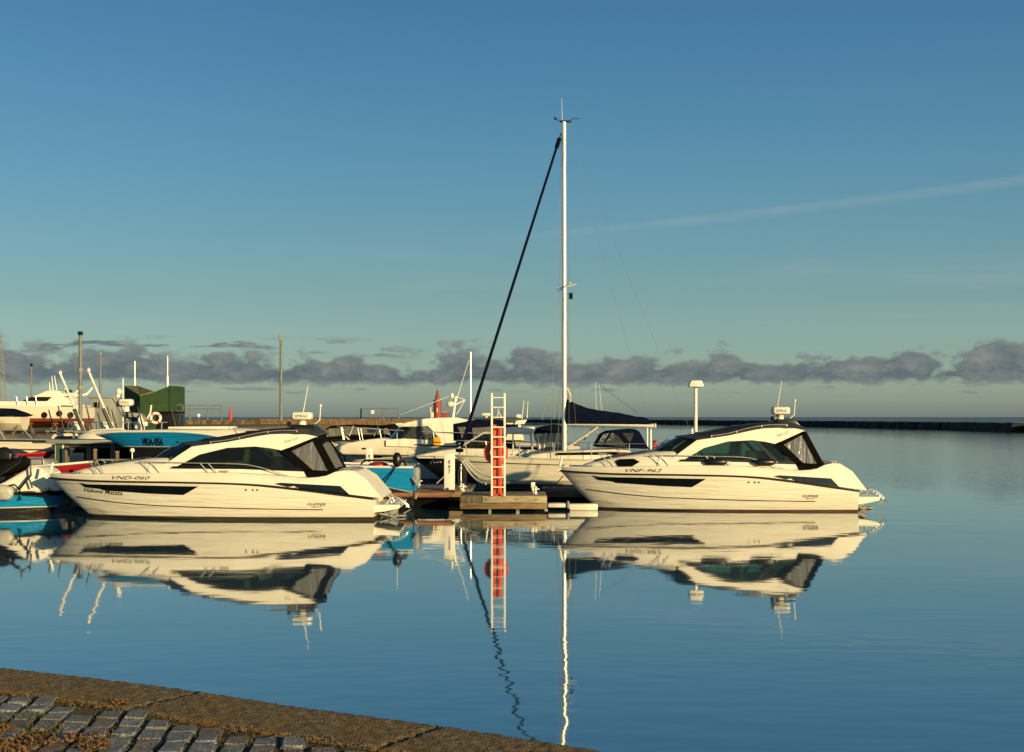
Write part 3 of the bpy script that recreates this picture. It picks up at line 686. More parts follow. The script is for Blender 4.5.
    for y in (-1.0, -.72):
        mb.tube([(8.45, y, .40), (8.62, y, .62), (8.80, y, .55), (8.98, y, .38), (9.06, y, .26), (8.9, y, .16)], .016, 6)
    for q in range(5): mb.tube([(8.62 + q * .085, -1.0, .60 - q * .065), (8.62 + q * .085, -.72, .60 - q * .065)], .02, 6)
    mb.build('boarding_ladder', steel, T)
    for y in (-.4, .3):
        mb = MB(); mb.tube([(8.3, y, .62), (8.5, y, .60), (8.56, y, .40)], .016, 6); mb.build('grab_rail', steel, T)
    mb = MB(); mb.box((8.52, -.1, .10), (.34, .40, .30), bev=.05); mb.box((8.62, -.1, -.2), (.22, .12, .5), bev=.04); mb.box((8.74, -.1, .04), (.30, .42, .05), bev=.015); mb.tube([(8.25, -.45, .12), (8.6, -.3, .02)], .03, 8); mb.tube([(8.25, .25, .12), (8.6, .1, .02)], .03, 8); mb.build('stern_drive', grey, T)
    mb = MB(); mb.tube([(8.05, -1.02, .74), (8.2, -1.02, .88), (8.32, -1.02, .55)], .015, 6); mb.build('stern_rail', steel, T)
    return T
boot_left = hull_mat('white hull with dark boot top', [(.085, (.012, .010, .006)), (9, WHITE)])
left_cruiser = day_cruiser('white motor cruiser named Hakuna Matata on its bow, smoked cabin glass', (-12.16, 35.9, 0), (1.055, .98, .945), 'VND-060', 'Hakuna Matata', boot_left)
right_cruiser = day_cruiser('white motor cruiser marked VNF-962 with black fenders lying on its side deck', (1.375, 39.05, 0), (1, 1, 1), 'VNF-962', None, None, True)

def fender(label, c, L, r, rotz, m=None, group=None, upright=False):
    T = thing('fender', label, 'fender', c, rotz, group)
    mb = MB(); prof = [(0, 0), (r * .45, .01), (r * .6, .04), (r, .12), (r, L - .12), (r * .6, L - .04), (r * .45, L - .01), (0, L)]
    mb.lathe(prof, (0, 0, 0) if upright else (-L / 2, 0, r), 16, 'z' if upright else 'x'); mb.build('body', m or black, T)
    mb = MB(); a = Vector((0, 0, L)) if upright else Vector((L / 2, 0, r))
    mb.tube([a, a + (Vector((0, 0, .55)) if upright else Vector((.1, .12, .0)))], .008, 6); mb.build('rope', white_pl, T); return T
fender('black fender lying on the side deck under the front of the green cabin window', (at(715, 465, 37.95).x, 37.80, 1.27), .62, .105, R(-3), None, 'black fenders on the cruiser deck')
fender('black fender lying on the side deck under the rear end of the green cabin window', (at(764, 466, 37.95).x, 37.80, 1.27), .62, .10, R(3), None, 'black fenders on the cruiser deck')
# ------------------------------------------------------------------ more boats
class Frame:
    def __init__(s, px, Yc): s.X0 = wx(px, Yc); s.Y = Yc
    def p(s, px, py, Y=None): Y = Y or s.Y; return (wx(px, Y) - s.X0, wz(py, Y))
    def pp(s, l, Y=None): return [s.p(a, b, Y) for a, b in l]
const = lambda v: (lambda x, z: v)
def simple_hull(T, L, B, zs, hm, dm, rake=.12, depth=.4, full=2.6, zc=None, flare=.1, sr=.03, sm=None, deck=True, name='hull'):
    z0 = zs[0][1]; zc = zc or [(0, z0 * .5), (.35, z0 * .28), (1, z0 * .15)]
    lines = [(0, 1, zs), (L * rake * .3, .97, [(t, lerp(curve(zs, t), curve(zc, t), .5)) for t in (0, .2, .5, .8, 1)]), (L * rake * .55, .92, zc),
             (L * rake, .80, [(0, .02), (.4, -.1), (1, -.12)]), (L * rake * 1.4, 0, [(0, -.15), (.4, -depth), (1, -depth)])]
    rows, yh, sh = make_hull(T, lines, L, B, hm, dm, full=full, flare=flare, n=26, deck=deck, name=name)
    if sr: strake(T, sh, sr, sm or strake_m, out=.0)
    return rows, yh, sh
def mirrored(T, name, m, poly, yfun, th, step=.3):
    for s_ in (-1, 1):
        q = MB(); q.panel(poly, yfun, th, step, s_); q.build(name, m, T, smooth=30)
def outboard(T, c, m, rz=0, tilt=0, name='outboard_motor'):
    """powerhead cowl, leg, gearcase and propeller; drives towards +x"""
    M = Matrix.Translation(c) @ Matrix.Rotation(rz, 4, 'Z') @ Matrix.Rotation(tilt, 4, 'Y')
    mb = MB(); mb.prism([(-.22, .30), (-.26, .55), (-.16, .78), (.18, .80), (.34, .62), (.34, .36), (.2, .28)], -.19, .19, bev=.06); mb.bm.transform(M); o = mb.build(name, m, T, smooth=50)
    mb = MB(); mb.prism([(-.08, .3), (.16, .3), (.14, -.35), (.22, -.42), (.2, -.48), (-.02, -.48), (-.02, -.3)], -.06, .06, bev=.02); mb.lathe([(0, -.12), (.06, -.05), (.07, .18), (.03, .28), (0, .3)], (.05, 0, -.52), 10, 'x'); mb.bm.transform(M); mb.build('leg', m, o)
    mb = MB()
    for k in range(3):
        a = k * 2.094; mb.face([(.30, 0, -.52), (.33, .15 * math.cos(a), -.52 + .15 * math.sin(a)), (.30, .17 * math.cos(a + .6), -.52 + .17 * math.sin(a + .6)), (.27, .10 * math.cos(a + .9), -.52 + .10 * math.sin(a + .9))])
    mb.bm.transform(M); mb.build('propeller', grey, o); return o

def hardtop_cruiser():
    F = Frame(333, 56.5); T = thing('cabin_cruiser', 'cream cabin cruiser with a curved hardtop, radar mast and yellow rescue sling', 'boat', (F.X0, F.Y, 0), 0)
    rows, yh, sh = simple_hull(T, 9.6, 3.2, [(0, 1.68), (.3, 1.52), (.6, 1.42), (1, 1.36)], hull_mat('cream hull', [(.1, (.03, .03, .05)), (9, (.74, .69, .58))]), gel_old, rake=.15)
    mb = MB(); mb.prism(F.pp([(339, 447), (352, 442), (370, 439), (385, 437.5), (402, 440), (450, 444), (480, 446), (480, 456), (345, 454)]), -1.1, 1.1, bev=.08); mb.build('coachroof', gel_old, T)
    Y = 55.3
    mb = MB(); mb.prism(F.pp([(396, 425.6), (408, 422), (424, 418.6), (440, 417.6), (457, 417.4), (468, 420.3), (466, 421.8), (453, 424.2), (430, 426.2), (412, 427), (400, 426.8)], Y), -1.22, 1.22, bev=.05); mb.build('hardtop', gel, T, smooth=50)
    fr = [(428, 426), (453, 422), (453.5, 443), (442, 443), (438, 436.5), (433, 431)]
    mirrored(T, 'cabin_side', gel, F.pp(fr, Y), const(1.2), .06)
    mirrored(T, 'cabin_side', gel, F.pp([(386, 440.2), (400, 438.4), (444, 440.6), (456, 441), (456, 448), (386, 446)], Y), const(1.18), .05)
    mirrored(T, 'side_window', glass_gy, F.pp([(402, 438.6), (413, 427), (425, 426.4), (434, 430), (440, 436), (443, 440.8)], Y), const(1.17), .012)
    mirrored(T, 'window_frame', black, F.pp([(398, 439), (410, 427), (413, 427), (402.5, 438.6)], Y), const(1.2), .04)
    a = F.p(388, 440); b = F.p(399, 427); mb = MB(); mb.loft([[Vector((lerp(p_[0], p_[0] + .5, abs(q) ** 2), q * 1.15, p_[1])) for q in [-1 + i / 6 for i in range(13)]] for p_ in (a, b)]); mb.build('windscreen', darkglass, T)
    # aft canopy
    mb = MB(); mb.prism(F.pp([(453, 424), (470, 420.4), (500, 419.6), (507, 424), (507, 437), (501, 443), (456, 443)], Y), -1.15, 1.15, bev=.1); cv = mb.build('aft_canopy', navy, T, smooth=60)
    mirrored(cv, 'clear_panel', vinyl, F.pp([(458, 427), (466, 427), (462, 439)], Y), const(1.16), .02)
    mirrored(cv, 'clear_panel', vinyl, F.pp([(472, 428), (500, 426), (500, 437), (474, 439)], Y), const(1.16), .02)
    # radar mast
    mb = MB(); x, z = F.p(453, 418); mb.tube([(x, 0, z), (x + .12, 0, z + .9)], .06, 8, .04); mb.tube([(x + .1, 0, z + .55), (x + .50, 0, z + .75)], .03, 6); mb.tube([(x + .5, 0, z + .75), (x + .15, 0, z + .15)], .015, 6); mb.tube([(x + .12, 0, z + .9), (x + .5, 0, z + .75)], .015, 6); ms = mb.build('radar_mast', gel, T)
    mb = MB(); mb.ell((x - .12, 0, z + .58), (.17, .17, .13)); mb.build('satellite_dome', gel_old, ms)
    mb = MB(); mb.ell((x - .05, 0, z + .92), (.09, .09, .12)); mb.build('horn_dome', gel, ms)
    whip(T, (x + .1, 0, z + .6), F.p(469, 360)[0:1] + (0, F.p(469, 360)[1]), .02)
    whip(T, (x - .02, 0, z + .95), (F.p(400, 415)[0], 0, F.p(400, 415)[1]), .012, 'stay')
    # rails
    mb = MB()
    for s_ in (-1, 1):
        pts = [(p.x + .05, s_ * abs(p.y) * .95, p.z + .55) for p in sh[1:20]]; mb.tube(pts, .017, 6)
        for q in pts[1::3]: mb.tube([(q[0] + .1, q[1], q[2] - .55), q], .014, 6)
    mb.build('guard_rail', steel, T)
    mirrored(T, 'porthole', darkglass, F.pp([(365, 456), (380, 456), (379, 458.5), (366, 458.5)], 55), yh, .03)
    mb = MB(); mb.panel(F.pp([(365, 447.2), (372, 447.2), (372, 448.7), (365, 448.7)]), const(1.12), .02); mb.build('hatch', darkglass, T)
    sl = thing('rescue_sling', 'yellow rescue sling strapped to the side of the cream cruiser', 'rescue sling', (wx(437, 55.1), 55.04, wz(446, 55.1)))
    mb = MB(); mb.box((0, 0, .25), (.30, .12, .22), bev=.04); mb.box((0, 0, .08), (.30, .13, .12), bev=.03); mb.build('cover', yellow, sl)
    mb = MB(); mb.box((-.02, -.005, .15), (.34, .12, .035)); mb.build('strap', black, sl)
    return T
hardtop_cruiser()

def dark_hull_cruiser():
    F = Frame(410, 52.4); T = thing('motor_boat', 'motorboat with a black hull, cream deck, hardtop and navy cockpit tent behind the sailboat', 'boat', (F.X0, F.Y, 0), 0)
    hm = hull_mat('black hull', [(.12, (.35, .33, .3)), (.2, (.012, .013, .016)), (9, (.012, .013, .016))])
    rows, yh, sh = simple_hull(T, 7.2, 2.6, [(0, 1.10), (.3, 1.02), (1, .95)], hm, gel_old, rake=.2, sr=.05, sm=gel_old)
    Y = 51.3
    mb = MB(); mb.prism(F.pp([(416, 455), (440, 450.5), (462, 447.5), (500, 448), (570, 450), (570, 459), (420, 458)]), -1.05, 1.05, bev=.07); mb.build('deck_house', gel_old, T)
    mirrored(T, 'side_screen', glass_dk, F.pp([(459, 448), (482, 433.6), (501, 433), (501, 449)], Y), const(1.0), .015)
    mb = MB()
    for s_ in (-1, 1): mb.tube([(*F.p(458, 448.5, Y)[:1], s_ * 1.02, F.p(458, 448.5, Y)[1]), (F.p(483, 433.2, Y)[0], s_ * 1.0, F.p(483, 433.2, Y)[1]), (F.p(502, 433, Y)[0], s_ * 1.0, F.p(502, 433, Y)[1])], .035, 6)
    mb.build('screen_frame', alu, T)
    a, b = F.p(456, 448.5), F.p(481, 433.6); mb = MB(); mb.loft([[Vector((p_[0] + .3 * q * q, q * 1.0, p_[1])) for q in [-1 + i / 5 for i in range(11)]] for p_ in (a, b)]); mb.build('windscreen', glass_dk, T)
    mb = MB(); mb.prism(F.pp([(498, 429.5), (506, 428), (535, 426.6), (533, 433.4), (530, 434.6), (500, 434)], Y), -1.1, 1.1, bev=.05); mb.build('hardtop', gel, T)
    for s_ in (-1, 1):
        for u, v in ((513, 513), (531, 533)):
            mb = MB(); mb.tube([(F.p(u, 433, Y)[0], s_ * 1.0, F.p(u, 433, Y)[1]), (F.p(v, 456, Y)[0], s_ * 1.05, F.p(v, 456, Y)[1])], .03, 6); mb.build('hardtop_post', alu, T)
    mb = MB(); mb.prism(F.pp([(534, 434), (537, 428), (556, 424.4), (566, 427), (568, 433), (560, 434)], Y), -1.1, 1.1, bev=.06); tt = mb.build('tent_top', navy, T)
    mirrored(tt, 'clear_panel', vinyl, F.pp([(534, 434), (566, 432), (568, 454), (545, 456), (538, 450)], Y), const(1.08), .02, .12)
    mb = MB()
    for u, v in ((537, 434), (546, 433), (557, 433)): mb.tube([(F.p(u, v, Y)[0], -1.1, F.p(u, v, Y)[1]), (F.p(u - 3 if u > 540 else 541, 455, Y)[0], -1.1, F.p(0, 455, Y)[1])], .03, 6)
    mb.build('tent_pole', alu, T)
    mb = MB(); mb.box((3.6, .2, 1.35), (.9, 1.2, .7), bev=.1); mb.box((5.0, 0, 1.2), (1.6, 1.9, .5), bev=.1); mb.build('cockpit_seat', navy, T)
    # flourish painted on the bow
    pts = [(F.p(430 + i * .6, 461.5 + 1.6 * math.sin(i * 1.15) - i * .04, 52.0)) for i in range(21)]
    mb = MB(); mb.tube([(x, -yh(x, z) - .01, z) for x, z in pts], .022, 6); mb.build('bow_emblem', gel, T)
    return T
dark_hull_cruiser()

def bimini_boat():
    F = Frame(290, 62); T = thing('open_cruiser', 'cream open cruiser under a black folding canopy with clear windows', 'boat', (F.X0, F.Y, 0), 0)
    rows, yh, sh = simple_hull(T, 6.6, 2.5, [(0, 1.5), (.4, 1.35), (1, 1.25)], hull_mat('aged white hull', [(.1, (.02, .03, .05)), (9, (.66, .60, .48))]), gel_old, rake=.18)
    mb = MB(); mb.prism(F.pp([(324, 430), (331, 425.6), (350, 424.6), (380, 425.6), (391, 424), (396, 428), (399, 440), (393, 440), (388, 428), (380, 428.4), (332, 428.4)], 61), -1.1, 1.1, bev=.04); cv = mb.build('canopy', blackm, T)
    mirrored(cv, 'clear_panel', vinyl, F.pp([(328, 428.6), (352, 427.2), (379, 428), (380, 434.5), (352, 434.6), (329, 436)], 60.9), const(1.08), .02, .12)
    mirrored(cv, 'side_curtain', blackm, F.pp([(326, 437), (352, 434.8), (381, 434.6), (392, 438), (392, 442), (328, 441.5)], 60.9), const(1.1), .03)
    for u in (353, 378):
        mb = MB(); mb.tube([(F.p(u, 426, 60.8)[0], -1.12, F.p(u, 426, 60.8)[1]), (F.p(u - 4, 436, 60.8)[0], -1.12, F.p(u, 436, 60.8)[1])], .03, 6); mb.build('canopy_hoop', alu, cv)
    for k, (u, v, u2, v2) in enumerate(((332, 439, 338, 444), (344, 439, 336, 449), (349, 436, 355, 442), (346, 441, 351, 446))):
        mb = MB(); mb.tube([(F.p(u, v)[0], -1.25, F.p(u, v)[1]), (F.p(u2, v2)[0], -1.25, F.p(u2, v2)[1])], .035, 6); mb.build('stanchion', alu, T)
    mb = MB(); mb.box((F.p(350, 445)[0], 0, F.p(350, 445)[1]), (2.2, 1.9, .4), bev=.1); mb.build('cockpit_seat', cream, T)
    mb = MB(); mb.tube([(F.p(330, 457)[0], -1.3, F.p(330, 457)[1]), (F.p(342, 453)[0], -1.3, F.p(342, 453)[1]), (F.p(348, 455)[0], -1.3, F.p(348, 455)[1]), (F.p(349, 462)[0], -1.3, F.p(349, 462)[1])], .04, 6); mb.build('stern_rail', black, T)
bimini_boat()

def far_cruiser():
    F = Frame(468, 74); T = thing('pilothouse_boat', 'white pilothouse boat with a thin mast and aerials seen behind the ladder', 'boat', (F.X0, F.Y, 0), 0)
    rows, yh, sh = simple_hull(T, 6.0, 2.4, [(0, 1.5), (1, 1.1)], hull_mat('old white hull', [(.1, (.03, .02, .02)), (9, (.62, .58, .5))]), gel_old, rake=.15)
    mb = MB(); mb.prism(F.pp([(478, 440), (483, 423), (520, 422), (524, 440)]), -.9, .9, bev=.05); h = mb.build('pilothouse', gel_old, T)
    mirrored(h, 'window', darkglass, F.pp([(484, 432), (486, 424.5), (500, 424.2), (500, 432)]), const(.9), .03); mirrored(h, 'window', darkglass, F.pp([(503, 432), (503, 424.2), (518, 424), (519, 432)]), const(.9), .03)
    mb = MB(); mb.prism(F.pp([(479, 422.5), (482, 417.6), (520, 417.8), (522, 422.5)]), -1, 1, bev=.04); mb.build('roof', darkint, h)
    radar_dome(T, (F.p(486, 414.5)[0], 0, F.p(486, 414.5)[1]), .46, h=.16); radar_dome(T, (F.p(518.5, 416)[0], -.3, F.p(518, 416)[1]), .3, h=.18)
    mb = MB(); mb.prism(F.pp([(514, 424.5), (516, 420.5), (527, 419.4), (524, 424)]), -1.03, -.6, bev=.03); mb.build('locker', gel, T)
    for u, v, u2, v2 in ((522, 419, 524, 400), (527, 418, 528, 401), (497, 418, 499, 408), (502, 418, 497.5, 410)):
        whip(T, (F.p(u, v)[0], .2, F.p(u, v)[1]), (F.p(u2, v2)[0], .2, F.p(u2, v2)[1]), .03)
    mb = MB(); mb.tube([(F.p(470.5, 440)[0], 0, F.p(470.5, 440)[1]), (F.p(470.5, 352)[0], 0, F.p(470.5, 352)[1])], .075, 8, .05); mb.build('mast', alu, T)
far_cruiser()

def sailboat():
    F = Frame(455, 48.6); T = thing('sailing_yacht', 'cream sailing yacht with tall mast, furled black headsail and navy boom cover', 'sailboat', (F.X0, F.Y, 0), 0)
    hm = hull_mat('cream yacht hull', [(.26, (.010, .010, .012)), (.40, (.40, .38, .34)), (9, (.76, .71, .60))], dirt=.1)  # black band paints antifouling and the next boat's cast shadow as one
    L = 8.9
    rows, yh, sh = make_hull(T, [(0, 1, [(0, 1.24), (.3, 1.15), (.6, 1.10), (1, 1.14)]), (.3, .98, [(0, .92), (.4, .78), (1, .8)]), (.75, .93, [(0, .50), (.4, .36), (1, .5)]), (1.1, .78, [(0, .12), (.4, -.1), (1, .2)]), (1.5, 0, [(0, -.2), (.5, -.6), (1, .1)])], L, 2.9, hm, nonskid, full=2.2, pw=.85, flare=.02, taper=.22)
    mb = MB()
    for s_ in (1, -1): mb.tube([(p.x, p.y * s_ * .985, p.z + .02) for p in sh], .03, 6)
    mb.build('toe_rail', alu, T)
    mb = MB()
    for s_ in (1, -1): mb.tube([(p.x, (p.y - .006) * s_, p.z - .17) for p in sh[2:]], .012, 6); 
    mb.build('cove_line', ink_g, T)
    mb = MB(); mb.prism([(2.4, 1.1), (2.7, 1.30), (3.6, 1.42), (5.6, 1.50), (6.2, 1.46), (6.25, 1.08)], -.8, .8, bev=.06); cr = mb.build('coachroof', gel_old, T, smooth=50)
    mirrored(cr, 'window', darkglass, [(3.5, 1.28), (3.6, 1.37), (5.7, 1.40), (5.75, 1.30)], const(.8), .03)
    mx = F.p(564.5, 450)[0]; mt = F.p(563, 122)[1]
    mb = MB(); mb.tube([(mx, 0, 1.42), (mx - .02, 0, mt)], .085, 12, .08); mast = mb.build('mast', alu, T)
    mb = MB(); mb.box((mx + .05, 0, mt + .02), (.42, .12, .06), bev=.015); mb.tube([(mx + .1, 0, mt), (mx + .3, 0, mt + .12), (mx + .52, 0, mt + .12)], .012, 6); mb.tube([(mx - .1, 0, mt), (mx - .3, 0, mt + .1)], .012, 6); mb.ell((mx - .32, 0, mt + .13), (.06, .06, .05), 8); mb.build('masthead', black, mast)
    whip(mast, (mx - .08, 0, mt), (mx - .1, 0, mt + .85), .010)
    sz = F.p(0, 287)[1]; mb = MB()
    for s_ in (-1, 1): mb.tube([(mx, 0, sz), (mx + .15 * -s_ , s_ * .78, sz + .06 * -s_)], .028, 8, .02)
    for s_ in (-1, 1): mb.ell((mx + .15 * -s_, s_ * .79, sz + .06 * -s_), (.04, .05, .04), 8)
    mb.tube([(mx - .3, 0, sz - .06), (mx + .42, 0, sz + .1)], .025, 6); mb.build('spreader', alu, mast)
    mb = MB(); mb.box((mx + .22, 0, sz - .32), (.14, .02, .22)); mb.build('pennant', navy, mast)
    # standing rigging
    bow = (.12, 0, 1.22); head = (mx - .12, 0, mt - .4)
    def rig(a, b, r=.005, nm='stay', m=grey_pole):
        q = MB(); q.tube([a, b], r, 5); return q.build(nm, m, T)
    mb = MB(); B0, H0 = Vector(bow), Vector(head); mb.tube([B0.lerp(H0, .03 + .94 * i / 20) for i in range(21)], .062, 10, .045); mb.tube([B0, H0], .02, 6); mb.tube([B0.lerp(H0, .955), B0.lerp(H0, .985)], .075, 8); mb.lathe([(.05, 0), (.14, .02), (.14, .12), (.05, .14)], B0.lerp(H0, .012), 12); mb.build('furled_headsail', navy, T)
    for s_ in (-1, 1):
        rig((mx + .1, s_ * 1.3, 1.15), (mx + .15 * -s_, s_ * .79, sz)); rig((mx + .15 * -s_, s_ * .79, sz), (mx, 0, mt)); rig((mx - .3, s_ * 1.25, 1.15), (mx, 0, sz), .004); rig((mx + .45, s_ * 1.25, 1.15), (mx, 0, sz), .004)
    rig((L - .15, 0, 1.2), (mx + .1, 0, mt - .02), .004, 'backstay'); rig((mx + 3.0, 0, F.p(0, 424)[1]), (mx + .1, 0, mt - .1), .003, 'topping_lift')
    rig((mx - .5, .12, 1.4), (mx - .09, 0, mt - .3), .003, 'halyard', grey); rig((mx - .22, -.1, 1.45), (mx - .09, -.03, mt - .6), .003, 'halyard', grey)
    # boom, cover, vang
    bz = F.p(0, 425.0)[1]; bx = F.p(655, 425)[0]
    mb = MB(); mb.tube([(mx + .1, 0, bz + .06), (bx, 0, bz - .03)], .075, 10); mb.tube([(bx - .02, 0, bz - .03), (bx + .04, 0, bz - .03)], .095, 10); mb.build('boom', alu, T)
    top = F.pp([(566, 398.5), (569, 400), (578, 404.5), (590, 408.5), (605, 411), (620, 413), (634, 416), (647, 418), (650, 421)])
    mb = MB(); rws = []
    for i in range(40):
        x = lerp(top[0][0], top[-1][0], i / 39); zt_ = curve(top, x) + .005 * math.sin(i * 1.1); zb = bz + .045 - .03 * (i / 39); h = (zt_ - zb); w = .17 * (1 - .4 * i / 39)
        rws.append([Vector((x, w * a * (1 + .04 * math.sin(i * .9 + b)), zb + h * b)) for a, b in ((-.55, 0), (-1, .25), (-.9, .5), (-.5, .8), (0, 1), (.5, .8), (.9, .5), (1, .25), (.55, 0))])
    mb.loft(rws, wrap=True, caps=True); mb.build('sail_cover', navy, T, smooth=60)
    mb = MB(); mb.tube([(*F.p(567, 388)[:1], 0, F.p(567, 388)[1]), (F.p(570, 395)[0], 0, F.p(570, 395)[1]), (F.p(570, 402)[0], 0, F.p(570, 402)[1])], .05, 8); mb.build('sail_head', cream, T)
    mb = MB(); mb.tube([(F.p(598, 427)[0], 0, F.p(598, 427)[1]), (F.p(570, 446)[0], 0, F.p(570, 446)[1])], .04, 8); mb.tube([(F.p(594, 427)[0], .15, F.p(594, 427)[1]), (F.p(584, 440)[0], .15, F.p(584, 440)[1])], .03, 8); mb.build('boom_vang', alu, T)
    # spray hood
    sec = F.pp([(594, 446.5), (601, 434), (607, 430.8), (620, 429.6), (632, 428.6), (637, 431), (645, 446), (648, 448.5)])
    mb = MB(); mb.prism(sec, -1.0, 1.0, bev=.12); hd = mb.build('spray_hood', navy, T, smooth=60)
    mirrored(hd, 'clear_panel', glass_gy, F.pp([(604, 444.5), (612, 432.8), (618, 436), (628, 447.5)], 47.6), const(1.01), .02); mirrored(hd, 'clear_panel', glass_gy, F.pp([(622, 433), (634, 433), (630, 442.5)], 47.6), const(1.01), .02)
    mirrored(hd, 'clear_panel', glass_gy, F.pp([(597, 444.5), (603, 434.5), (609, 433), (602, 445.5)], 47.6), const(1.01), .02)
    mb = MB(); mb.box((6.9, 0, 1.2), (1.6, 1.9, .12), bev=.04); mb.box((6.3, -.7, 1.28), (.5, .25, .12), bev=.03); mb.build('cockpit_coaming', gel_old, T)
    mb = MB(); mb.box((F.p(623, 453, 47.6)[0], -1.0, F.p(623, 453.5)[1]), (.35, .12, .14), bev=.03); mb.build('dodger', redp, T)
    # pulpit, stanchions, pushpit
    def dk(x): return curve([(p.x, -p.y) for p in sh[::2]], x)
    mb = MB()
    for s_ in (-1, 1):
        mb.tube([(.02, 0, 1.78), (.3, s_ * .28, 1.78), (1.1, s_ * (dk(1.1) - .08), 1.74)], .016, 6)
        for x in (.35, 1.1): mb.tube([(x + .1, s_ * max(.1, dk(x + .1) - .08), 1.2), (x, s_ * max(.2, dk(x) - .08), 1.76)], .016, 6)
    mb.build('pulpit', steel, T)
    for s_ in (-1, 1):
        for x in (2.3, 3.5, 4.8, 6.1, 7.4):
            mb = MB(); mb.tube([(x, s_ * (dk(x) - .08), 1.12), (x, s_ * (dk(x) - .08), 1.70)], .014, 6); mb.build('stanchion', steel, T)
        mb = MB()
        for dz in (0, -.28): mb.tube([(1.1, s_ * (dk(1.1) - .08), 1.73 + dz)] + [(x, s_ * (dk(x) - .08), 1.69 + dz) for x in (2.3, 3.5, 4.8, 6.1, 7.4, 8.5)], .006, 5)
        mb.build('guard_wire', steel, T)
    mb = MB()
    for s_ in (-1, 1): mb.tube([(7.6, s_ * (dk(7.6) - .08), 1.15), (7.6, s_ * (dk(7.6) - .08), 1.75), (8.6, s_ * .7, 1.75), (8.6, s_ * .7, 1.15)], .016, 6)
    mb.build('pushpit', steel, T)
    for u in (646.5, 651.5):
        mb = MB(); x = F.p(u, 0)[0]; mb.tube([(x, -.25 if u < 650 else .25, 1.15), (x, -.25 if u < 650 else .25, F.p(u, 428)[1])], .03, 8); mb.build('boom_crutch', alu, T)
    mb = MB(); rws = [[Vector((F.p(652 + (k % 2) * .7 + i * 1.2, 0)[0], -.28 + .03 * math.sin(k + i * 2), F.p(0, 440 + k * 1.4)[1])) for i in range(4)] for k in range(7)]; mb.loft(rws); fl = mb.build('flag', redp, T); fl.modifiers.new('thick', 'SOLIDIFY').thickness = .01
    for u, v, u2, v2 in ((599, 409, 596.2, 381), (606, 411, 600.4, 384.5)): whip(T, (F.p(u, v)[0], .6, F.p(u, 446)[1]), (F.p(u2, v2)[0], .6, F.p(u2, v2)[1]), .012, 'ensign_staff')
    rig((F.p(600.4, 384.5)[0], .6, F.p(600, 384.5)[1]), (F.p(638, 413)[0], .1, F.p(638, 413)[1]), .006, 'lazy_jack', black)
    # radar pole on the stern
    rp = F.p(696.8, 384)
    mb = MB(); mb.tube([(rp[0], .3, 1.1), (rp[0], .3, rp[1] - .05)], .065, 10); pl = mb.build('radar_pole', white_pl, T)
    mb = MB(); mb.prism([(rp[0] - .26, rp[1] - .10), (rp[0] - .25, rp[1] + .0), (rp[0] - .18, rp[1] + .13), (rp[0] + .18, rp[1] + .13), (rp[0] + .25, rp[1]), (rp[0] + .26, rp[1] - .10)], .05, .55, bev=.03); mb.build('radar', white_pl, pl)
    mb = MB(); mb.tube([(F.p(688, 434)[0], .1, F.p(0, 436)[1]), (F.p(693, 428)[0], .1, F.p(0, 428)[1]), (F.p(693, 436)[0], .1, 1.2)], .03, 6); mb.build('stern_brace', alu, T)
    return F
SF = sailboat()

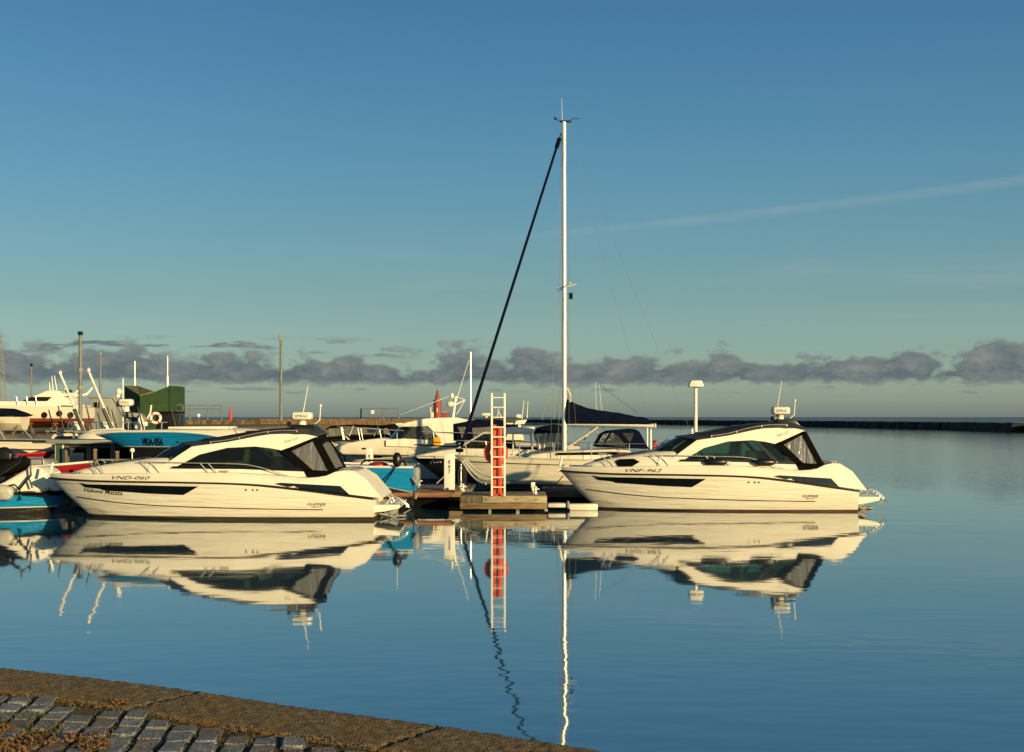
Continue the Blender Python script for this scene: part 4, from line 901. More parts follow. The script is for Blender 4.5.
def blue_fishing_boat():
    F = Frame(97, 39.9); T = thing('fishing_boat', 'blue fishing boat marked VKA-056 with high flared bow and white deck edge', 'boat', (F.X0, F.Y, 0), 0)
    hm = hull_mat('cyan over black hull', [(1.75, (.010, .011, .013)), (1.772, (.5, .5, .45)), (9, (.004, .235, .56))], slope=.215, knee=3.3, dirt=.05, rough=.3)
    L = 9.33
    zs = [(0, 2.08), (.05, 2.15), (.12, 2.17), (.3, 2.16), (.42, 2.0), (.55, 1.5), (.68, 1.24), (1, 1.16)]
    rows, yh, sh = make_hull(T, [(0, 1, zs), (.42, .93, [(0, 1.92), (.1, 1.88), (.35, 1.85), (.55, 1.2), (1, .85)]), (.95, .84, [(0, 1.66), (.1, 1.5), (.35, 1.3), (.55, .8), (1, .5)]), (1.5, .78, [(0, .5), (.5, .2), (1, .1)]), (1.9, 0, [(0, -.1), (1, -.4)])], L, 2.6, hm, gel_old, full=2.4, pw=.75, flare=.10, n=40)
    strake(T, sh, .035, white_pl, 'gunwale', dz=.03)
    mb = MB(); rws = []
    for i in range(20):
        x = lerp(1.0, 5.3, i / 19); w = .86 * curve([(p.x, -p.y) for p in sh[::2]], x); zt_ = curve([(1.0, 2.20), (1.3, 2.23), (2.2, 2.27), (4.2, 2.28), (4.9, 2.16), (5.3, 1.75)], x); zb = curve([(p.x, p.z) for p in sh[::2]], x) - .03
        rws.append([Vector((x, w * a, lerp(zb, zt_, b))) for a, b in ((-1, 0), (-.97, .7), (-.85, .95), (0, 1.05), (.85, .95), (.97, .7), (1, 0))])
    mb.loft(rws, caps=True); mb.build('trunk_cabin', gel_old, T, smooth=50)
    mb = MB(); mb.prism([(2.2, 2.28), (2.2, 2.34), (4.0, 2.35), (4.0, 2.28)], -.5, .5, bev=.015); mb.build('deck_hatch', gel, T)
    rx = F.p(134.5, 0, 38.7)[0]
    for s_ in (-1, 1):
        lettering('registration_lettering', 'VKA-056', .30, rx, 1.80, yh, ink, T, s_, .1, .64, out=.012, bold=.012)
        q = MB(); x0 = F.p(171, 0, 38.7)[0]; pts = [(x0 + .06 * i, 1.86 + .05 * math.sin(i * 1.9) * (1.6 if i < 2 else .6)) for i in range(8)]; q.tube([(x, s_ * (yh(x, z) + .008), z) for x, z in pts], .012, 5); q.build('name_flourish', ink, T)
    mb = MB(); Y = 38.7
    mb.tube([(F.p(356, 467, Y)[0], -1.1, F.p(0, 470, Y)[1]), (F.p(364, 460, Y)[0], -1.1, F.p(0, 460.5, Y)[1]), (F.p(400, 460, Y)[0], -1.1, F.p(0, 460.5, Y)[1]), (F.p(406, 462, Y)[0], -1.1, F.p(0, 462, Y)[1]), (F.p(408, 468, Y)[0], -1.1, F.p(0, 468, Y)[1])], .03, 8)
    mb.tube([(F.p(399, 461, Y)[0], -1.0, F.p(0, 461, Y)[1]), (F.p(404, 463, Y)[0], -1.0, F.p(0, 463, Y)[1]), (F.p(405, 468, Y)[0], -1.0, F.p(0, 469, Y)[1])], .025, 8); mb.build('deck_rail', black, T)
    mb = MB(); mb.ell((F.p(377, 467, Y)[0], -.8, 1.24), (.30, .3, .10)); mb.build('seat_cushion', redp, T)
    mb = MB(); mb.tube([(F.p(395, 468, Y)[0], -1.26, 1.18), (F.p(390, 477, Y)[0], -1.3, .95), (F.p(383, 484, Y)[0], -1.34, .72)], .022, 6); mb.build('side_line', black, T)
    mb = MB(); mb.box((9.4, -.9, .95), (.2, .5, .5), bev=.08); mb.tube([(9.3, -1.2, .9), (9.5, -1.2, .6), (9.4, -1.2, .3)], .03, 6); mb.build('stern_bracket', grey, T)
    fender('black ball fender hanging on a line from the blue boat stern rail', (F.X0 + F.p(397.6, 0, Y)[0], F.Y - 1.36, F.p(0, 467, Y)[1] + .0), .42, .13, 0, None, None, True)
blue_fishing_boat()

def sport_boats():
    """three angling boats with roof radars, behind the shelter"""
    def one(label):
        T = thing('angling_boat', label, 'boat', (0, 0, 0), 0, 'angling boats with roof radars behind the shelter')
        simple_hull(T, 5.6, 2.1, [(0, 1.35), (.5, 1.1), (1, 1.0)], hull_mat('angling boat hull', [(.1, (.02, .02, .03)), (9, (.60, .57, .5))]), gel_old, rake=.2)
        mb = MB(); mb.prism([(1.5, 1.0), (1.9, 1.55), (2.4, 2.15), (3.9, 2.2), (4.0, 1.0)], -.75, .75, bev=.06); c = mb.build('wheelhouse', gel_old, T)
        mirrored(c, 'window', darkglass, [(2.1, 1.55), (2.5, 2.05), (3.1, 2.07), (3.1, 1.55)], const(.75), .03); mirrored(c, 'window', darkglass, [(3.2, 1.55), (3.2, 2.07), (3.8, 2.1), (3.85, 1.55)], const(.75), .03)
        mb = MB(); mb.box((3.1, 0, 2.24), (1.9, 1.7, .07), bev=.03); mb.build('roof', grey, T)
        mb = MB(); mb.box((3.1, -.3, 2.50), (.48, .14, .17), bev=.04); r = mb.build('radar_bar', white_pl, T)
        mb = MB(); mb.lathe([(.16, 2.26), (.14, 2.40), (.05, 2.44)], (3.1, -.3, 0)); mb.build('pedestal', white_pl, r)
        b = text_bm('SIMRAD', .12); w = max(v.co.x for v in b.verts)
        for v in b.verts: v.co = Vector((3.1 - .16 + v.co.x / w * .32, -.3 - .074, 2.465 + v.co.y))
        q = MB(); q.join(b); q.build('radar_lettering', ink, r, smooth=0)
        for y, xa, k in ((-.8, 3.72, 1),):
            mb = MB(); mb.tube([(xa + .10, y - .16, 1.4), (xa - .08, y - .18, 2.0), (xa - .52, y - .16, 3.02)], .075, 8, .06); o = mb.build('outrigger_holder', black, T)
            mb = MB(); mb.tube([(xa - .06, y - .09, 2.0), (xa - 1.05, y - .02, 4.28)], .045, 8, .045); mb.ell((xa - 1.05, y - .02, 4.3), (.07, .07, .1), 8); mb.build('outrigger', alu, o)
        for xr, yr, hr in ((2.15, -.5, 3.0), (2.5, -.55, 3.15), (2.62, .3, 2.9), (3.95, .5, 3.1)):
            mb = MB(); mb.tube([(xr + .25, yr, 2.1), (xr, yr, hr)], .035, 6, .02); mb.build('fishing_rod', darkint, T)
        mb = MB()
        for x in (2.5, 3.6): mb.tube([(x, .6, 2.25), (x, .6, 2.55)], .02, 6)
        mb.tube([(2.4, .6, 2.55), (3.8, .6, 2.55)], .02, 6); mb.build('roof_rack', steel, T)
        outboard(T, (5.72, .35, .65), black); outboard(T, (5.72, -.35, .65), black)
        return T
    labs = ['angling boat with roof radar bar under the shorter slanted outrigger, nearest the red-bottomed yacht', 'angling boat with roof radar bar under the taller slanted outrigger, left of the large radome', 'angling boat carrying the large white radome and signal dome above the VKA-056 bow']
    T = one(labs[0]); A = [T, copy_tree(T), copy_tree(T)]
    for o, px, l, Y, dz in zip(A, (77, 106, 131), labs, (49.2, 46.4, 46.6), (0, 0, 0)):
        o['label'] = l; o.location = (wx(px, Y - .3) - 3.1, Y + (1.2 if px == 131 else 0), -.12)
    T = A[2]
    for ch in list(T.children):                             # the third carries no outrigger but a radome on a raked arch
        if ch.name.startswith('outrigger_holder'):
            for g in list(ch.children): bpy.data.objects.remove(g)
            bpy.data.objects.remove(ch)
    lx = lambda px: wx(px, 47.5) - T.location.x; lz = lambda py: wz(py, 47.5) + .12
    mb = MB(); mb.tube([(lx(113), -.2, lz(398)), (lx(121), -.2, lz(412)), (lx(130), -.2, lz(424))], .07, 8); mb.prism([(lx(129), lz(412.5)), (lx(139), lz(413)), (lx(147), lz(420)), (lx(145), lz(421.5)), (lx(136), lz(417)), (lx(130), lz(417.5))], -.5, .2, bev=.03); mb.build('radar_arch', grey, T)
    radar_dome(T, (lx(126), -.25, lz(402.5)), .46, txt='SIMRAD', h=.24)
    mb = MB(); mb.ell((lx(118), -.2, lz(391.5)), (.11, .11, .12)); mb.ell((lx(117), -.2, lz(396)), (.07, .07, .09)); mb.build('signal_dome', white_pl, T)
    mb = MB(); mb.tube([(lx(144), 0, lz(420)), (lx(148), 0, lz(413)), (lx(149), 0, lz(405))], .03, 8); mb.build('davit', white_pl, T)
    mb = MB(); mb.prism([(lx(137), lz(428)), (lx(143), lz(414)), (lx(147), lz(424)), (lx(144), lz(432))], -.7, -.5, bev=.04); mb.build('wind_deflector', gel, T)
    L = thing('lifebuoy', 'white and orange lifebuoy hung at the stern of the radome boat', 'lifebuoy', (wx(156, 45.9), 45.85, wz(418, 45.9)))
    mb = MB(); mb.torus((0, 0, 0), .16, .05); mb.build('ring', white_pl, L)
    for k in range(4):
        mb = MB(); a0 = k * math.pi / 2 + .5; mb.tube([(.16 * math.cos(a0 + q * .1), 0, .16 * math.sin(a0 + q * .1)) for q in range(4)], .054, 8); mb.build('band', orange, L)
sport_boats()

def left_boats():
    # long white boat
    F = Frame(-190, 46.2); T = thing('motor_yacht', 'long white motor yacht with a thin dark window slot, cut off by the left edge', 'boat', (F.X0, F.Y, 0), 0)
    L = wx(57, 45) - F.X0
    rows, yh, sh = simple_hull(T, L, 2.8, [(0, 2.1), (.4, 1.9), (1, 1.82)], hull_mat('cream long hull', [(.15, (.02, .02, .03)), (9, (.76, .71, .6))]), gel_old, rake=.12, zc=[(0, 1.3), (.5, 1.5), (1, 1.5)], flare=.03)
    mirrored(T, 'window_slot', ink_g, F.pp([(32, 441.9), (51, 441.9), (51, 443.4), (32, 443.4)], 44.85), yh, .02)
    mb = MB()
    for s_ in (1, -1): mb.tube([(p.x, (p.y - .01) * s_, p.z - .27) for p in sh[3:]], .014, 6)
    mb.build('cove_line', ink_g, T)
    mb = MB(); mb.prism([(3, 1.85), (3.6, 2.15), (4.5, 2.2), (4.6, 1.8)], -.9, .9, bev=.06); mb.build('coachroof', gel_old, T)
    mb = MB()
    for u, v, u2, v2 in ((0, 431, 6, 440), (24, 430, 32, 438)): mb.tube([(F.p(u, v, 45)[0], -1.2, F.p(u, v, 45)[1]), (F.p(u2, v2, 45)[0], -1.25, F.p(u2, v2, 45)[1])], .02, 6)
    mb.tube([(F.p(-60, 431, 45)[0], -1.2, F.p(0, 431, 45)[1]), (F.p(24, 430, 45)[0], -1.2, F.p(0, 430, 45)[1])], .016, 6); mb.build('guard_rail', steel, T)
    # two red runabouts, bows to the right
    def runabout(px, py, Yc, L, label, top, sm, z1, m):
        T = thing('runabout', label, 'boat', (wx(px, Yc), Yc, 0), math.pi, 'red runabouts beside the long white yacht')
        zb = wz(py, Yc); rows, yh, sh = simple_hull(T, L, 1.55, [(0, zb), (.25, zb - .08), (.6, zb - .16), (1, zb - .2)], m, top, rake=.2, zc=[(0, z1 + .1), (.3, z1), (1, z1)], sr=.035, sm=sm)
        return T, yh
    T, yh = runabout(57, 451.5, 42.8, 3.6, 'red runabout with a plain red bow right under the long white hull', redp, red_hull, 1.15, hull_mat('red over white hull', [(1.18, (.62, .58, .5)), (9, (.30, .008, .016))]))
    mb = MB(); mb.prism([(.8, 1.4), (1.4, 1.62), (3.2, 1.66), (3.5, 1.3)], -.5, .5, bev=.05); mb.build('cover', darkint, T)
    T, yh = runabout(93.5, 461.5, 41.0, 3.6, 'red runabout with a grey white gunwale and dark seats, beside the bow named Hakuna Matata', grey, white_pl, .55, hull_mat('red over black hull', [(.82, (.012, .012, .014)), (9, (.27, .008, .014))]))
    mb = MB(); mb.prism([(1.2, 1.2), (1.3, 1.36), (2.4, 1.38), (2.5, 1.15)], -.55, .55, bev=.06); mb.build('seat', grey, T)
    mb = MB(); mb.tube([(1.3, .6, 1.22), (1.3, .62, 1.42), (2.3, .6, 1.42), (2.3, .6, 1.2)], .02, 6); mb.build('grab_rail', steel, T)
    # black inflatable with two outboards
    Yc = 39.3; T = thing('inflatable_boat', 'black inflatable boat with two black outboard motors, cut off by the left edge', 'boat', (wx(27, Yc), Yc, 0), math.pi)
    mb = MB(); mb.tube([(2.6, -.72, .95), (1.2, -.70, 1.02), (.45, -.45, 1.18), (.1, 0, 1.30), (.45, .45, 1.18), (1.2, .70, 1.02), (2.6, .72, .95)], .2, 12); mb.build('tube', blackm, T, smooth=60)
    mb = MB(); mb.prism([(.4, .95), (.9, .1), (2.7, -.1), (2.7, .8)], -.55, .55, bev=.05); mb.build('hull', black, T)
    mb = MB(); mb.prism([(.45, 1.3), (.55, 1.42), (1.1, 1.36), (1.5, 1.05), (.7, 1.0)], -.4, .4, bev=.05); mb.build('bow_cover', blackm, T)
    outboard(T, (1.0, -.3, .98), black, 0, R(-30)); outboard(T, (1.35, .3, 1.0), black, 0, R(-8))
    # low blue tender, white cuddy, black pipe rails
    Yc = 37.35; T = thing('tender', 'low blue tender with white cuddy hood, black pipe rail and white engine cowl', 'boat', (wx(67, Yc), Yc, 0), math.pi)
    hm = hull_mat('teal tender hull', [(.03, (.01, .01, .01)), (.17, (.012, .012, .014)), (.20, (.6, .58, .52)), (9, (.005, .215, .50))], dirt=.02)
    rows, yh, sh = simple_hull(T, 4.4, 2.0, [(0, .60), (.4, .56), (1, .52)], hm, black, rake=.08, full=4, flare=.0, zc=[(0, .28), (.4, .24), (1, .2)], sr=.05, sm=black, depth=.25)
    q = lambda px, py: (-(wx(px, 36.6) - wx(67, Yc)), wz(py, 36.6))
    mb = MB(); mb.prism([q(-12, 488), q(0, 483), (q(29, 466.5)), q(37, 467.5), q(45, 473), q(48.5, 480), q(48, 489), q(42, 493), q(-12, 497)], -.62, .62, bev=.1); mb.build('cuddy_hood', gel, T, smooth=60)
    mb = MB(); mb.box((*q(45, 486)[:1], .3, q(45, 484)[1]), (.35, .5, .30), bev=.06); mb.box((q(51, 489)[0], .2, q(51, 489)[1]), (.25, .6, .14), bev=.04); mb.build('bow_locker', white_pl, T)
    mb = MB(); mb.prism([q(-14, 500), q(-12, 488), q(4, 484.5), q(13, 487), q(15, 494), q(11, 500)], .66, .95, bev=.07); mb.build('engine_cowl', mat('grey white cowl', (.42, .41, .38), .4, var=.25, vscale=6), T, smooth=60)
    mb = MB(); mb.box((q(40, 494.5)[0], 0, q(40, 494.2)[1]), (.95, 1.5, .07), bev=.02); mb.build('foredeck_pad', blackm, T)
    mb = MB()
    for y in (.72,):
        P_ = lambda u, v: (q(u, v)[0], y + .08, q(u, v)[1])
        mb.tube([P_(31, 459), P_(31.5, 475), P_(20, 489), P_(21, 500)], .03, 8); mb.tube([P_(29.5, 478), P_(33, 488)], .025, 8); mb.tube([P_(20, 489), P_(15, 484.5), P_(0, 488)], .025, 8); mb.tube([P_(31, 463), P_(22, 458), P_(22, 452)], .025, 8); mb.tube([P_(21, 460), P_(0, 474)], .05, 8)
    mb.build('pipe_rail', black, T)
    lettering('side_lettering', 'XTR 460', .09, q(37, 0)[0], .085, yh, ink_g, T, 1, .1, .4)
    # upturned dinghy on the shelter roof
    Yc = 42.6; T = thing('dinghy', 'white dinghy lying upside down on the flat grey shelter roof', 'boat', (wx(76, Yc), Yc, 1.93), 0)
    mb = MB(); rws = []
    for i in range(15):
        t = i / 14; w = .55 * (1 - (1 - t) ** 2.4) ** .7; h = .30 * (1 - (1 - t) ** 3) ** .6
        rws.append([Vector((t * 1.5, w * a, h * b + .01)) for a, b in ((-1, 0), (-.98, .45), (-.75, .85), (0, 1), (.75, .85), (.98, .45), (1, 0))])
    mb.loft(rws, caps=True); mb.build('hull', gel, T, smooth=60); mb = MB(); mb.tube([(0.05, 0, .02), (.5, 0, .27), (1.5, 0, .33)], .03, 6); mb.build('keel', gel_old, T)
left_boats()
# ------------------------------------------------------------------ dock, ladder, posts
def dock():
    z1 = .44; X0, X1 = wx(460, 37.75), wx(547, 37.75)
    T = thing('pontoon', 'timber pontoon end with pale fascia boards under the white ladder', 'pontoon', ((X0 + X1) / 2, 37.75, 0)); cx = T.location.x
    D = 2.1
    mb = MB(); n = 14
    for i in range(n): mb.box((0, .08 + D * (i + .5) / n, z1 - .02), (X1 - X0 - .02 + rnd(-.02, .02), D / n - .012, .04), bev=.004)
    mb.build('deck_boards', deckb, T)
    xm = wx(482, 37.75) - cx
    mb = MB(); mb.box(((X0 - cx + xm) / 2 - .004, .02, z1 - .10), (xm - (X0 - cx) - .012, .05, .19), bev=.008); mb.build('fascia_board', wood_pile, T)
    mb = MB(); mb.box(((X1 - cx + xm) / 2 + .004, .015, z1 - .10), (X1 - cx - xm - .012, .05, .19), bev=.008); mb.build('fascia_board', wood_lt, T)
    mb = MB(); mb.box((0, .05, z1 - .285), (X1 - X0, .05, .165), bev=.008); mb.build('lower_board', wood_dk, T)
    mb = MB()
    for x in (xm + .12, xm + .95, X1 - cx - .3): mb.cyl((x, -.03, z1 - .10), (x, .0, z1 - .10), .022, 8)
    mb.build('bolts', ink_g, T)
    mb = MB()
    for x in (-.8, 0, .8): mb.box((x, 1.25, .08), (.7, 1.6, .36), bev=.04)
    mb.build('floats', blackm, T)
    T = thing('walkway', 'short dark pontoon in the shade behind the VNF-962 bow', 'pontoon', (2.6, 42.0, 0))
    mb = MB()
    for i in range(22): mb.box((-1.6 + i * .15, 0, z1 - .02), (.138, 2.0, .04), bev=.004)
    mb.build('deck_boards', deckb, T); mb = MB(); mb.box((0, -1.02, z1 - .12), (3.4, .05, .22), bev=.006); mb.build('fascia_board', wood_dk, T)
    mb = MB(); mb.box((0, 0, .1), (3.0, 1.7, .4), bev=.04); mb.build('floats', blackm, T)
    # walkway behind
    T = thing('walkway', 'dark planked walkway pontoon running left behind the numbered white post', 'pontoon', (-4.2, 42.6, 0))
    mb = MB()
    for i in range(40): mb.box((-2.9 + i * .15, 0, z1 - .02), (.138, 3.0, .04), bev=.004)
    mb.build('deck_boards', deckb, T); mb = MB(); mb.box((0, -1.52, z1 - .12), (6.0, .05, .22), bev=.006); mb.build('fascia_board', wood_dk, T)
    mb = MB()
    for x in (-2.2, -.7, .8, 2.3): mb.box((x, 0, .1), (1.1, 2.7, .4), bev=.04)
    mb.build('floats', blackm, T)
    zf = .52
    T = thing('finger_pontoon', 'narrow reddish brown finger pontoon beside the cruiser swim platform', 'pontoon', (wx(414, 38.9), 39.6, 0))
    mb = MB()
    for i in range(9): mb.box((0, -.55 + i * .14, zf - .06), (2.25, .13, .04), bev=.004)
    mb.build('deck_boards', wood_red, T); mb = MB(); mb.tube([(-1.1, -.68, zf - .12), (1.08, -.68, zf - .12)], .085, 10); mb.build('edge_log', wood_red, T)
    mb = MB(); mb.box((0, 0, .1), (1.9, .9, .42), bev=.04); mb.build('floats', blackm, T)
    # ladder
    Y = 37.66; xa, xb = wx(491.8, Y), wx(504.6, Y); zt, zb = wz(393.0, Y), z1
    T = thing('ladder', 'tall white ladder standing on the pontoon against the red post', 'ladder', ((xa + xb) / 2, Y, zb)); w = (xb - xa) / 2
    for s_ in (-1, 1):
        mb = MB(); mb.box((s_ * w, 0, (zt - zb) / 2), (.055, .035, zt - zb), bev=.008); mb.build('side_rail', ladder_w, T)
    for py in (397.6, 407.4, 417.4, 427.2, 437, 447, 457, 467, 477.3, 487.2):
        mb = MB(); mb.tube([(-w, 0, wz(py, Y) - zb), (w, 0, wz(py, Y) - zb)], .02, 8); mb.build('rung', ladder_w, T)
    # red post + ring
    Y = 37.98; xc = wx(497.2, Y)
    T = thing('rescue_post', 'orange red steel post standing behind the white ladder', 'post', (xc, Y, z1)); h = wz(424.5, Y) - z1
    mb = MB(); mb.box((-.06, 0, h / 2), (.15, .16, h), bev=.015); mb.build('post', orange, T)
    mb = MB(); mb.box((.085, .03, h / 2 - .03), (.10, .10, h - .06), bev=.01); mb.build('rear_channel', orange_dk, T)
    mb = MB(); mb.box((.03, -.03, h / 2), (.035, .05, h - .1)); mb.build('slot', redp, T)
    mb = MB(); mb.box((0, 0, .02), (.34, .30, .04), bev=.01); mb.build('base_plate', orange_dk, T)
    T = thing('lifebuoy', 'large orange red lifebuoy hung behind the ladder on the red post', 'lifebuoy', (wx(496, 38.2), 38.19, wz(452.5, 38.2)))
    mb = MB(); mb.torus((0, 0, 0), .245, .078, n=32, m=12); mb.build('ring', orange, T)
    for k in range(4):
        mb = MB(); a0 = k * math.pi / 2 + .35; mb.tube([(.245 * math.cos(a0 + q * .12), 0, .245 * math.sin(a0 + q * .12)) for q in range(4)], .083, 10); mb.build('band', orange_dk, T)
    mb = MB(); mb.tube([(.335 * math.cos(a), -.02 - .03 * abs(math.sin(2 * a)), .335 * math.sin(a)) for a in [k * math.pi / 16 for k in range(33)]], .010, 6); mb.build('grab_line', orange_dk, T)
    # numbered white posts
    for k, (px, pt, pb, Y, wpx, txt, lab) in enumerate(((449.5, 453.5, 487, 40.72, 10.5, '007', 'white square service post with black stacked digits, left of the ladder'), (369.6, 448.3, 468, 43.6, 7.0, '008', 'white square service post with black stacked digits behind the cruiser stern canopy'))):
        w = wpx / FPX * Y; zt = wz(pt, Y); x = wx(px, Y)
        T = thing('service_post', lab, 'post', (x, Y, z1), 0, 'numbered service posts on the pontoons'); h = zt - z1
        mb = MB(); mb.box((0, 0, h / 2), (w, w * .8, h), bev=.015); mb.build('column', white_pl, T)
        mb = MB(); mb.box((0, 0, h + .015), (w * 1.06, w * .9, .05), bev=.01); mb.build('cap', gel_old, T)
        for i, ch in enumerate(txt):
            b = text_bm(ch, .15, align='CENTER', bold=.004)
            for v in b.verts: v.co = Vector((v.co.x, -w * .4 - .006, h - .30 - i * .14 + v.co.y))
            q = MB(); q.join(b); q.build('digit', ink, T, smooth=0)
    # cleats and small things
    for (u, v, Y, lab) in ((463, 488, 40.0, 'small white bollard on the pontoon left of the ladder'), (535.5, 491.5, 38.6, 'small white bollard at the right end of the pontoon'), (419, 478.5, 43.5, 'small white bollard on the walkway behind the finger pontoon')):
        T = thing('bollard', lab, 'bollard', (wx(u, Y), Y, z1), 0, 'white mooring bollards')
        mb = MB(); mb.lathe([(.06, 0), (.05, .02), (.035, .05), (.035, .17), (.05, .20), (.03, .22)], (0, 0, 0), 12); mb.build('stem', white_pl, T); mb = MB(); mb.tube([(-.11, 0, .14), (.11, 0, .14)], .022, 8); mb.build('cross_bar', white_pl, T)
    T = thing('power_box', 'small white power box on a bracket at the pontoon end', 'power box', (wx(533, 39.4), 39.4, z1)); mb = MB(); mb.box((0, 0, .22), (.12, .10, .16), bev=.015); mb.build('box', white_pl, T); mb = MB(); mb.cyl((0, 0, 0), (0, 0, .16), .022, 8); mb.build('stem', steel, T)
    # coil of rope and hose
    T = thing('hose_coil', 'loose grey coils of hose hanging beside the numbered white post', 'hose', (wx(461, 40.9), 40.9, z1))
    for k in range(3):
        mb = MB(); r = .16 + .03 * k; mb.tube([(r * math.cos(a) * .55 + .02 * k, .02 * k - .04, .42 + r * 1.7 * math.sin(a)) for a in [i * math.pi / 10 for i in range(21)]], .010, 6); mb.build('loop', darkint, T)
    mb = MB(); mb.cyl((0, .05, 0), (0, .05, .78), .025, 8); mb.build('hook_post', steel, T)
    # white float under the right bow
    T = thing('pontoon_float', 'white plastic float lying in the water under the VNF-962 bow', 'float', (wx(566, 38.55), 38.4, 0))
    mb = MB(); mb.box((-.22, 0, .14), (.62, .4, .13), bev=.05); mb.box((.48, 0, .09), (.80, .36, .19), bev=.04); mb.build('shell', gel_old, T); mb = MB(); mb.box((.05, 0, .16), (.06, .53, .2), bev=.02); mb.build('strap', grey, T)
    # mooring lines
    def line(a, b, sag, label, r=.014, m=white_pl, nm='mooring_line'):
        a, b = Vector(a), Vector(b); pts = [a.lerp(b, i / 12) - Vector((0, 0, sag * 4 * (i / 12) * (1 - i / 12))) for i in range(13)]
        q = MB(); q.tube(pts, r, 6); tag(q.build(nm, m), label, 'rope', 'mooring lines of the cream yacht' if 'yacht' in label else None)
    for k, (u, v, u0, v0, sg, lb) in enumerate(((500, 477, 466, 459, .22, 'slack white bow rope of the cream yacht, upper of three'), (494, 481, 464, 460, .22, 'slack white bow rope of the cream yacht, middle of three'), (486, 484, 462, 461, .18, 'slack white bow rope of the cream yacht, lowest of three'))):
        line(at(u0, v0, 47.9), at(u, v, 46.6), sg, lb, .03)
    line(at(452, 466, 52.0), at(437, 483, 46), .05, 'pale bow rope of the black hulled motorboat', .014)
    line(at(563, 476, 38.6), (wx(541, 39.0), 39.0, z1 + .1), .10, 'dark bow rope from the VNF-962 cruiser to the pontoon', .014, black)
dock()

# ------------------------------------------------------------------ shelter and piles in front of it
def shelter():
    Y0, Y1 = 42.0, 44.9; x0, x1 = wx(56, Y0), wx(140, Y0)
    T = thing('boat_shelter', 'dark open timber boat shelter with a flat grey roof and green window', 'shelter', ((x0 + x1) / 2, Y0, 0)); c = T.location.x
    mb = MB(); mb.box((0, 1.4, 1.86), (x1 - x0 + .5, 3.2, .12), bev=.02); mb.build('roof', grey, T)
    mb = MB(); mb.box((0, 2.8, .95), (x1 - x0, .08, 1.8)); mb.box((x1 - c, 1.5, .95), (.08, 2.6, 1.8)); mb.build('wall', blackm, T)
    mb = MB(); mb.box((0, 1.4, .35), (x1 - x0, 2.9, .2)); mb.build('floor', wood_dk, T)
    mb = MB(); mb.box((x0 - c + .10, .02, 1.45), (.26, .06, .70), bev=.01); w = mb.build('window_frame', gel_old, T)
    mb = MB(); mb.box((x0 - c + .10, -.012, 1.45), (.19, .02, .62)); mb.build('pane', mat('green glass', (.05, .10, .06), .1), w)
    for u in (66, 88, 112, 138):
        mb = MB(); mb.box((wx(u, Y0) - c, .1, 1.05), (.14, .14, 1.6), bev=.01); mb.build('post', wood_pile, T)
    mb = MB(); mb.box((0, .08, 1.05), (x1 - x0, .05, .06)); mb.box((0, .08, 1.72), (x1 - x0 + .3, .06, .12)); mb.build('rail', darkint, T)
    for k, (u, zt, lb) in enumerate(((95, 1.72, 'weathered timber pile below the point of the blue bow'), (117, 1.66, 'weathered timber pile under the blue band left of VKA-056'), (66, 1.70, 'weathered timber pile nearest the green window of the shelter'))):
        Y = 38.25 if u > 80 else 41.75
        T = thing('mooring_pile', lb, 'pile', (wx(u, Y), Y, -.6), 0, 'timber piles in front of the shelter')
        mb = MB(); mb.tube([(rnd(-.01, .01), 0, z) for z in (0, .6, 1.2, 1.8, zt + .58)], .06, 12); mb.build('trunk', wood_pile, T); mb = MB(); mb.lathe([(.064, zt + .56), (.066, zt + .6), (0, zt + .62)], (0, 0, 0), 12); mb.build('cap', wood_dk, T)
    T = thing('handrail', 'low grey handrail beam in front of the black hull and piles', 'railing', (wx(150, 38.15), 38.12, 0))
    mb = MB(); mb.box((0, 0, 1.42), (wx(205, 38.15) - wx(97, 38.15), .05, .06), bev=.01); mb.build('rail', grey_pole, T)
    for u in (105, 140, 175, 200):
        mb = MB(); mb.cyl((wx(u, 38.15) - wx(150, 38.15), .03, -.4), (wx(u, 38.15) - wx(150, 38.15), .03, 1.42), .02, 8); mb.build('post', grey_pole, T)
    T = thing('deck_lamp', 'round white lamp on a short stalk in front of the black hull', 'lamp', (wx(133, 38.1), 38.02, 1.45)); mb = MB(); mb.ell((0, 0, .24), (.07, .07, .07)); mb.build('globe', white_pl, T); mb = MB(); mb.cyl((0, .0, -.02), (0, 0, .18), .015, 8); mb.build('stalk', steel, T)
shelter()

# ------------------------------------------------------------------ harbour land, yacht ashore, shed, far structures
GZ = 1.3
def land():
    gm = mat('harbour gravel', (.14, .11, .07), .95, ramp=((.07, .055, .035), (.22, .17, .11)), vscale=.6, bump=.05, bscale=3)
    wallm = mat('old quay wall', (.10, .08, .06), .9, ramp=((.05, .04, .03), (.17, .14, .10)), vscale=.8, bump=.05, bscale=2)
    xr = wx(186, 140)
    mb = MB(); mb.prism([(-260, 88), (wx(150, 88), 88), (wx(175, 120), 120), (xr, 150), (xr, 255), (-260, 255)], -2, GZ, axis='z'); o = mb.build('harbour_ground', gm, smooth=0); tag(o, kind='structure')
    mb = MB(); pts = [(-260, 87.8), (wx(150, 88), 87.8), (wx(175, 120) + .2, 120)]
    for a, b in zip(pts[:-1], pts[1:]): mb.loft([[Vector((a[0], a[1], -2)), Vector((b[0], b[1], -2))], [Vector((a[0], a[1], GZ + .15)), Vector((b[0], b[1], GZ + .15))], [Vector((a[0], a[1] + .6, GZ + .15)), Vector((b[0], b[1] + .6, GZ + .15))], [Vector((a[0], a[1] + .6, GZ - .1)), Vector((b[0], b[1] + .6, GZ - .1))]])
    tag(mb.build('quay_wall', wallm, smooth=0), 'low old quay wall along the boat yard behind the shelter', 'wall')
    return gm
land()
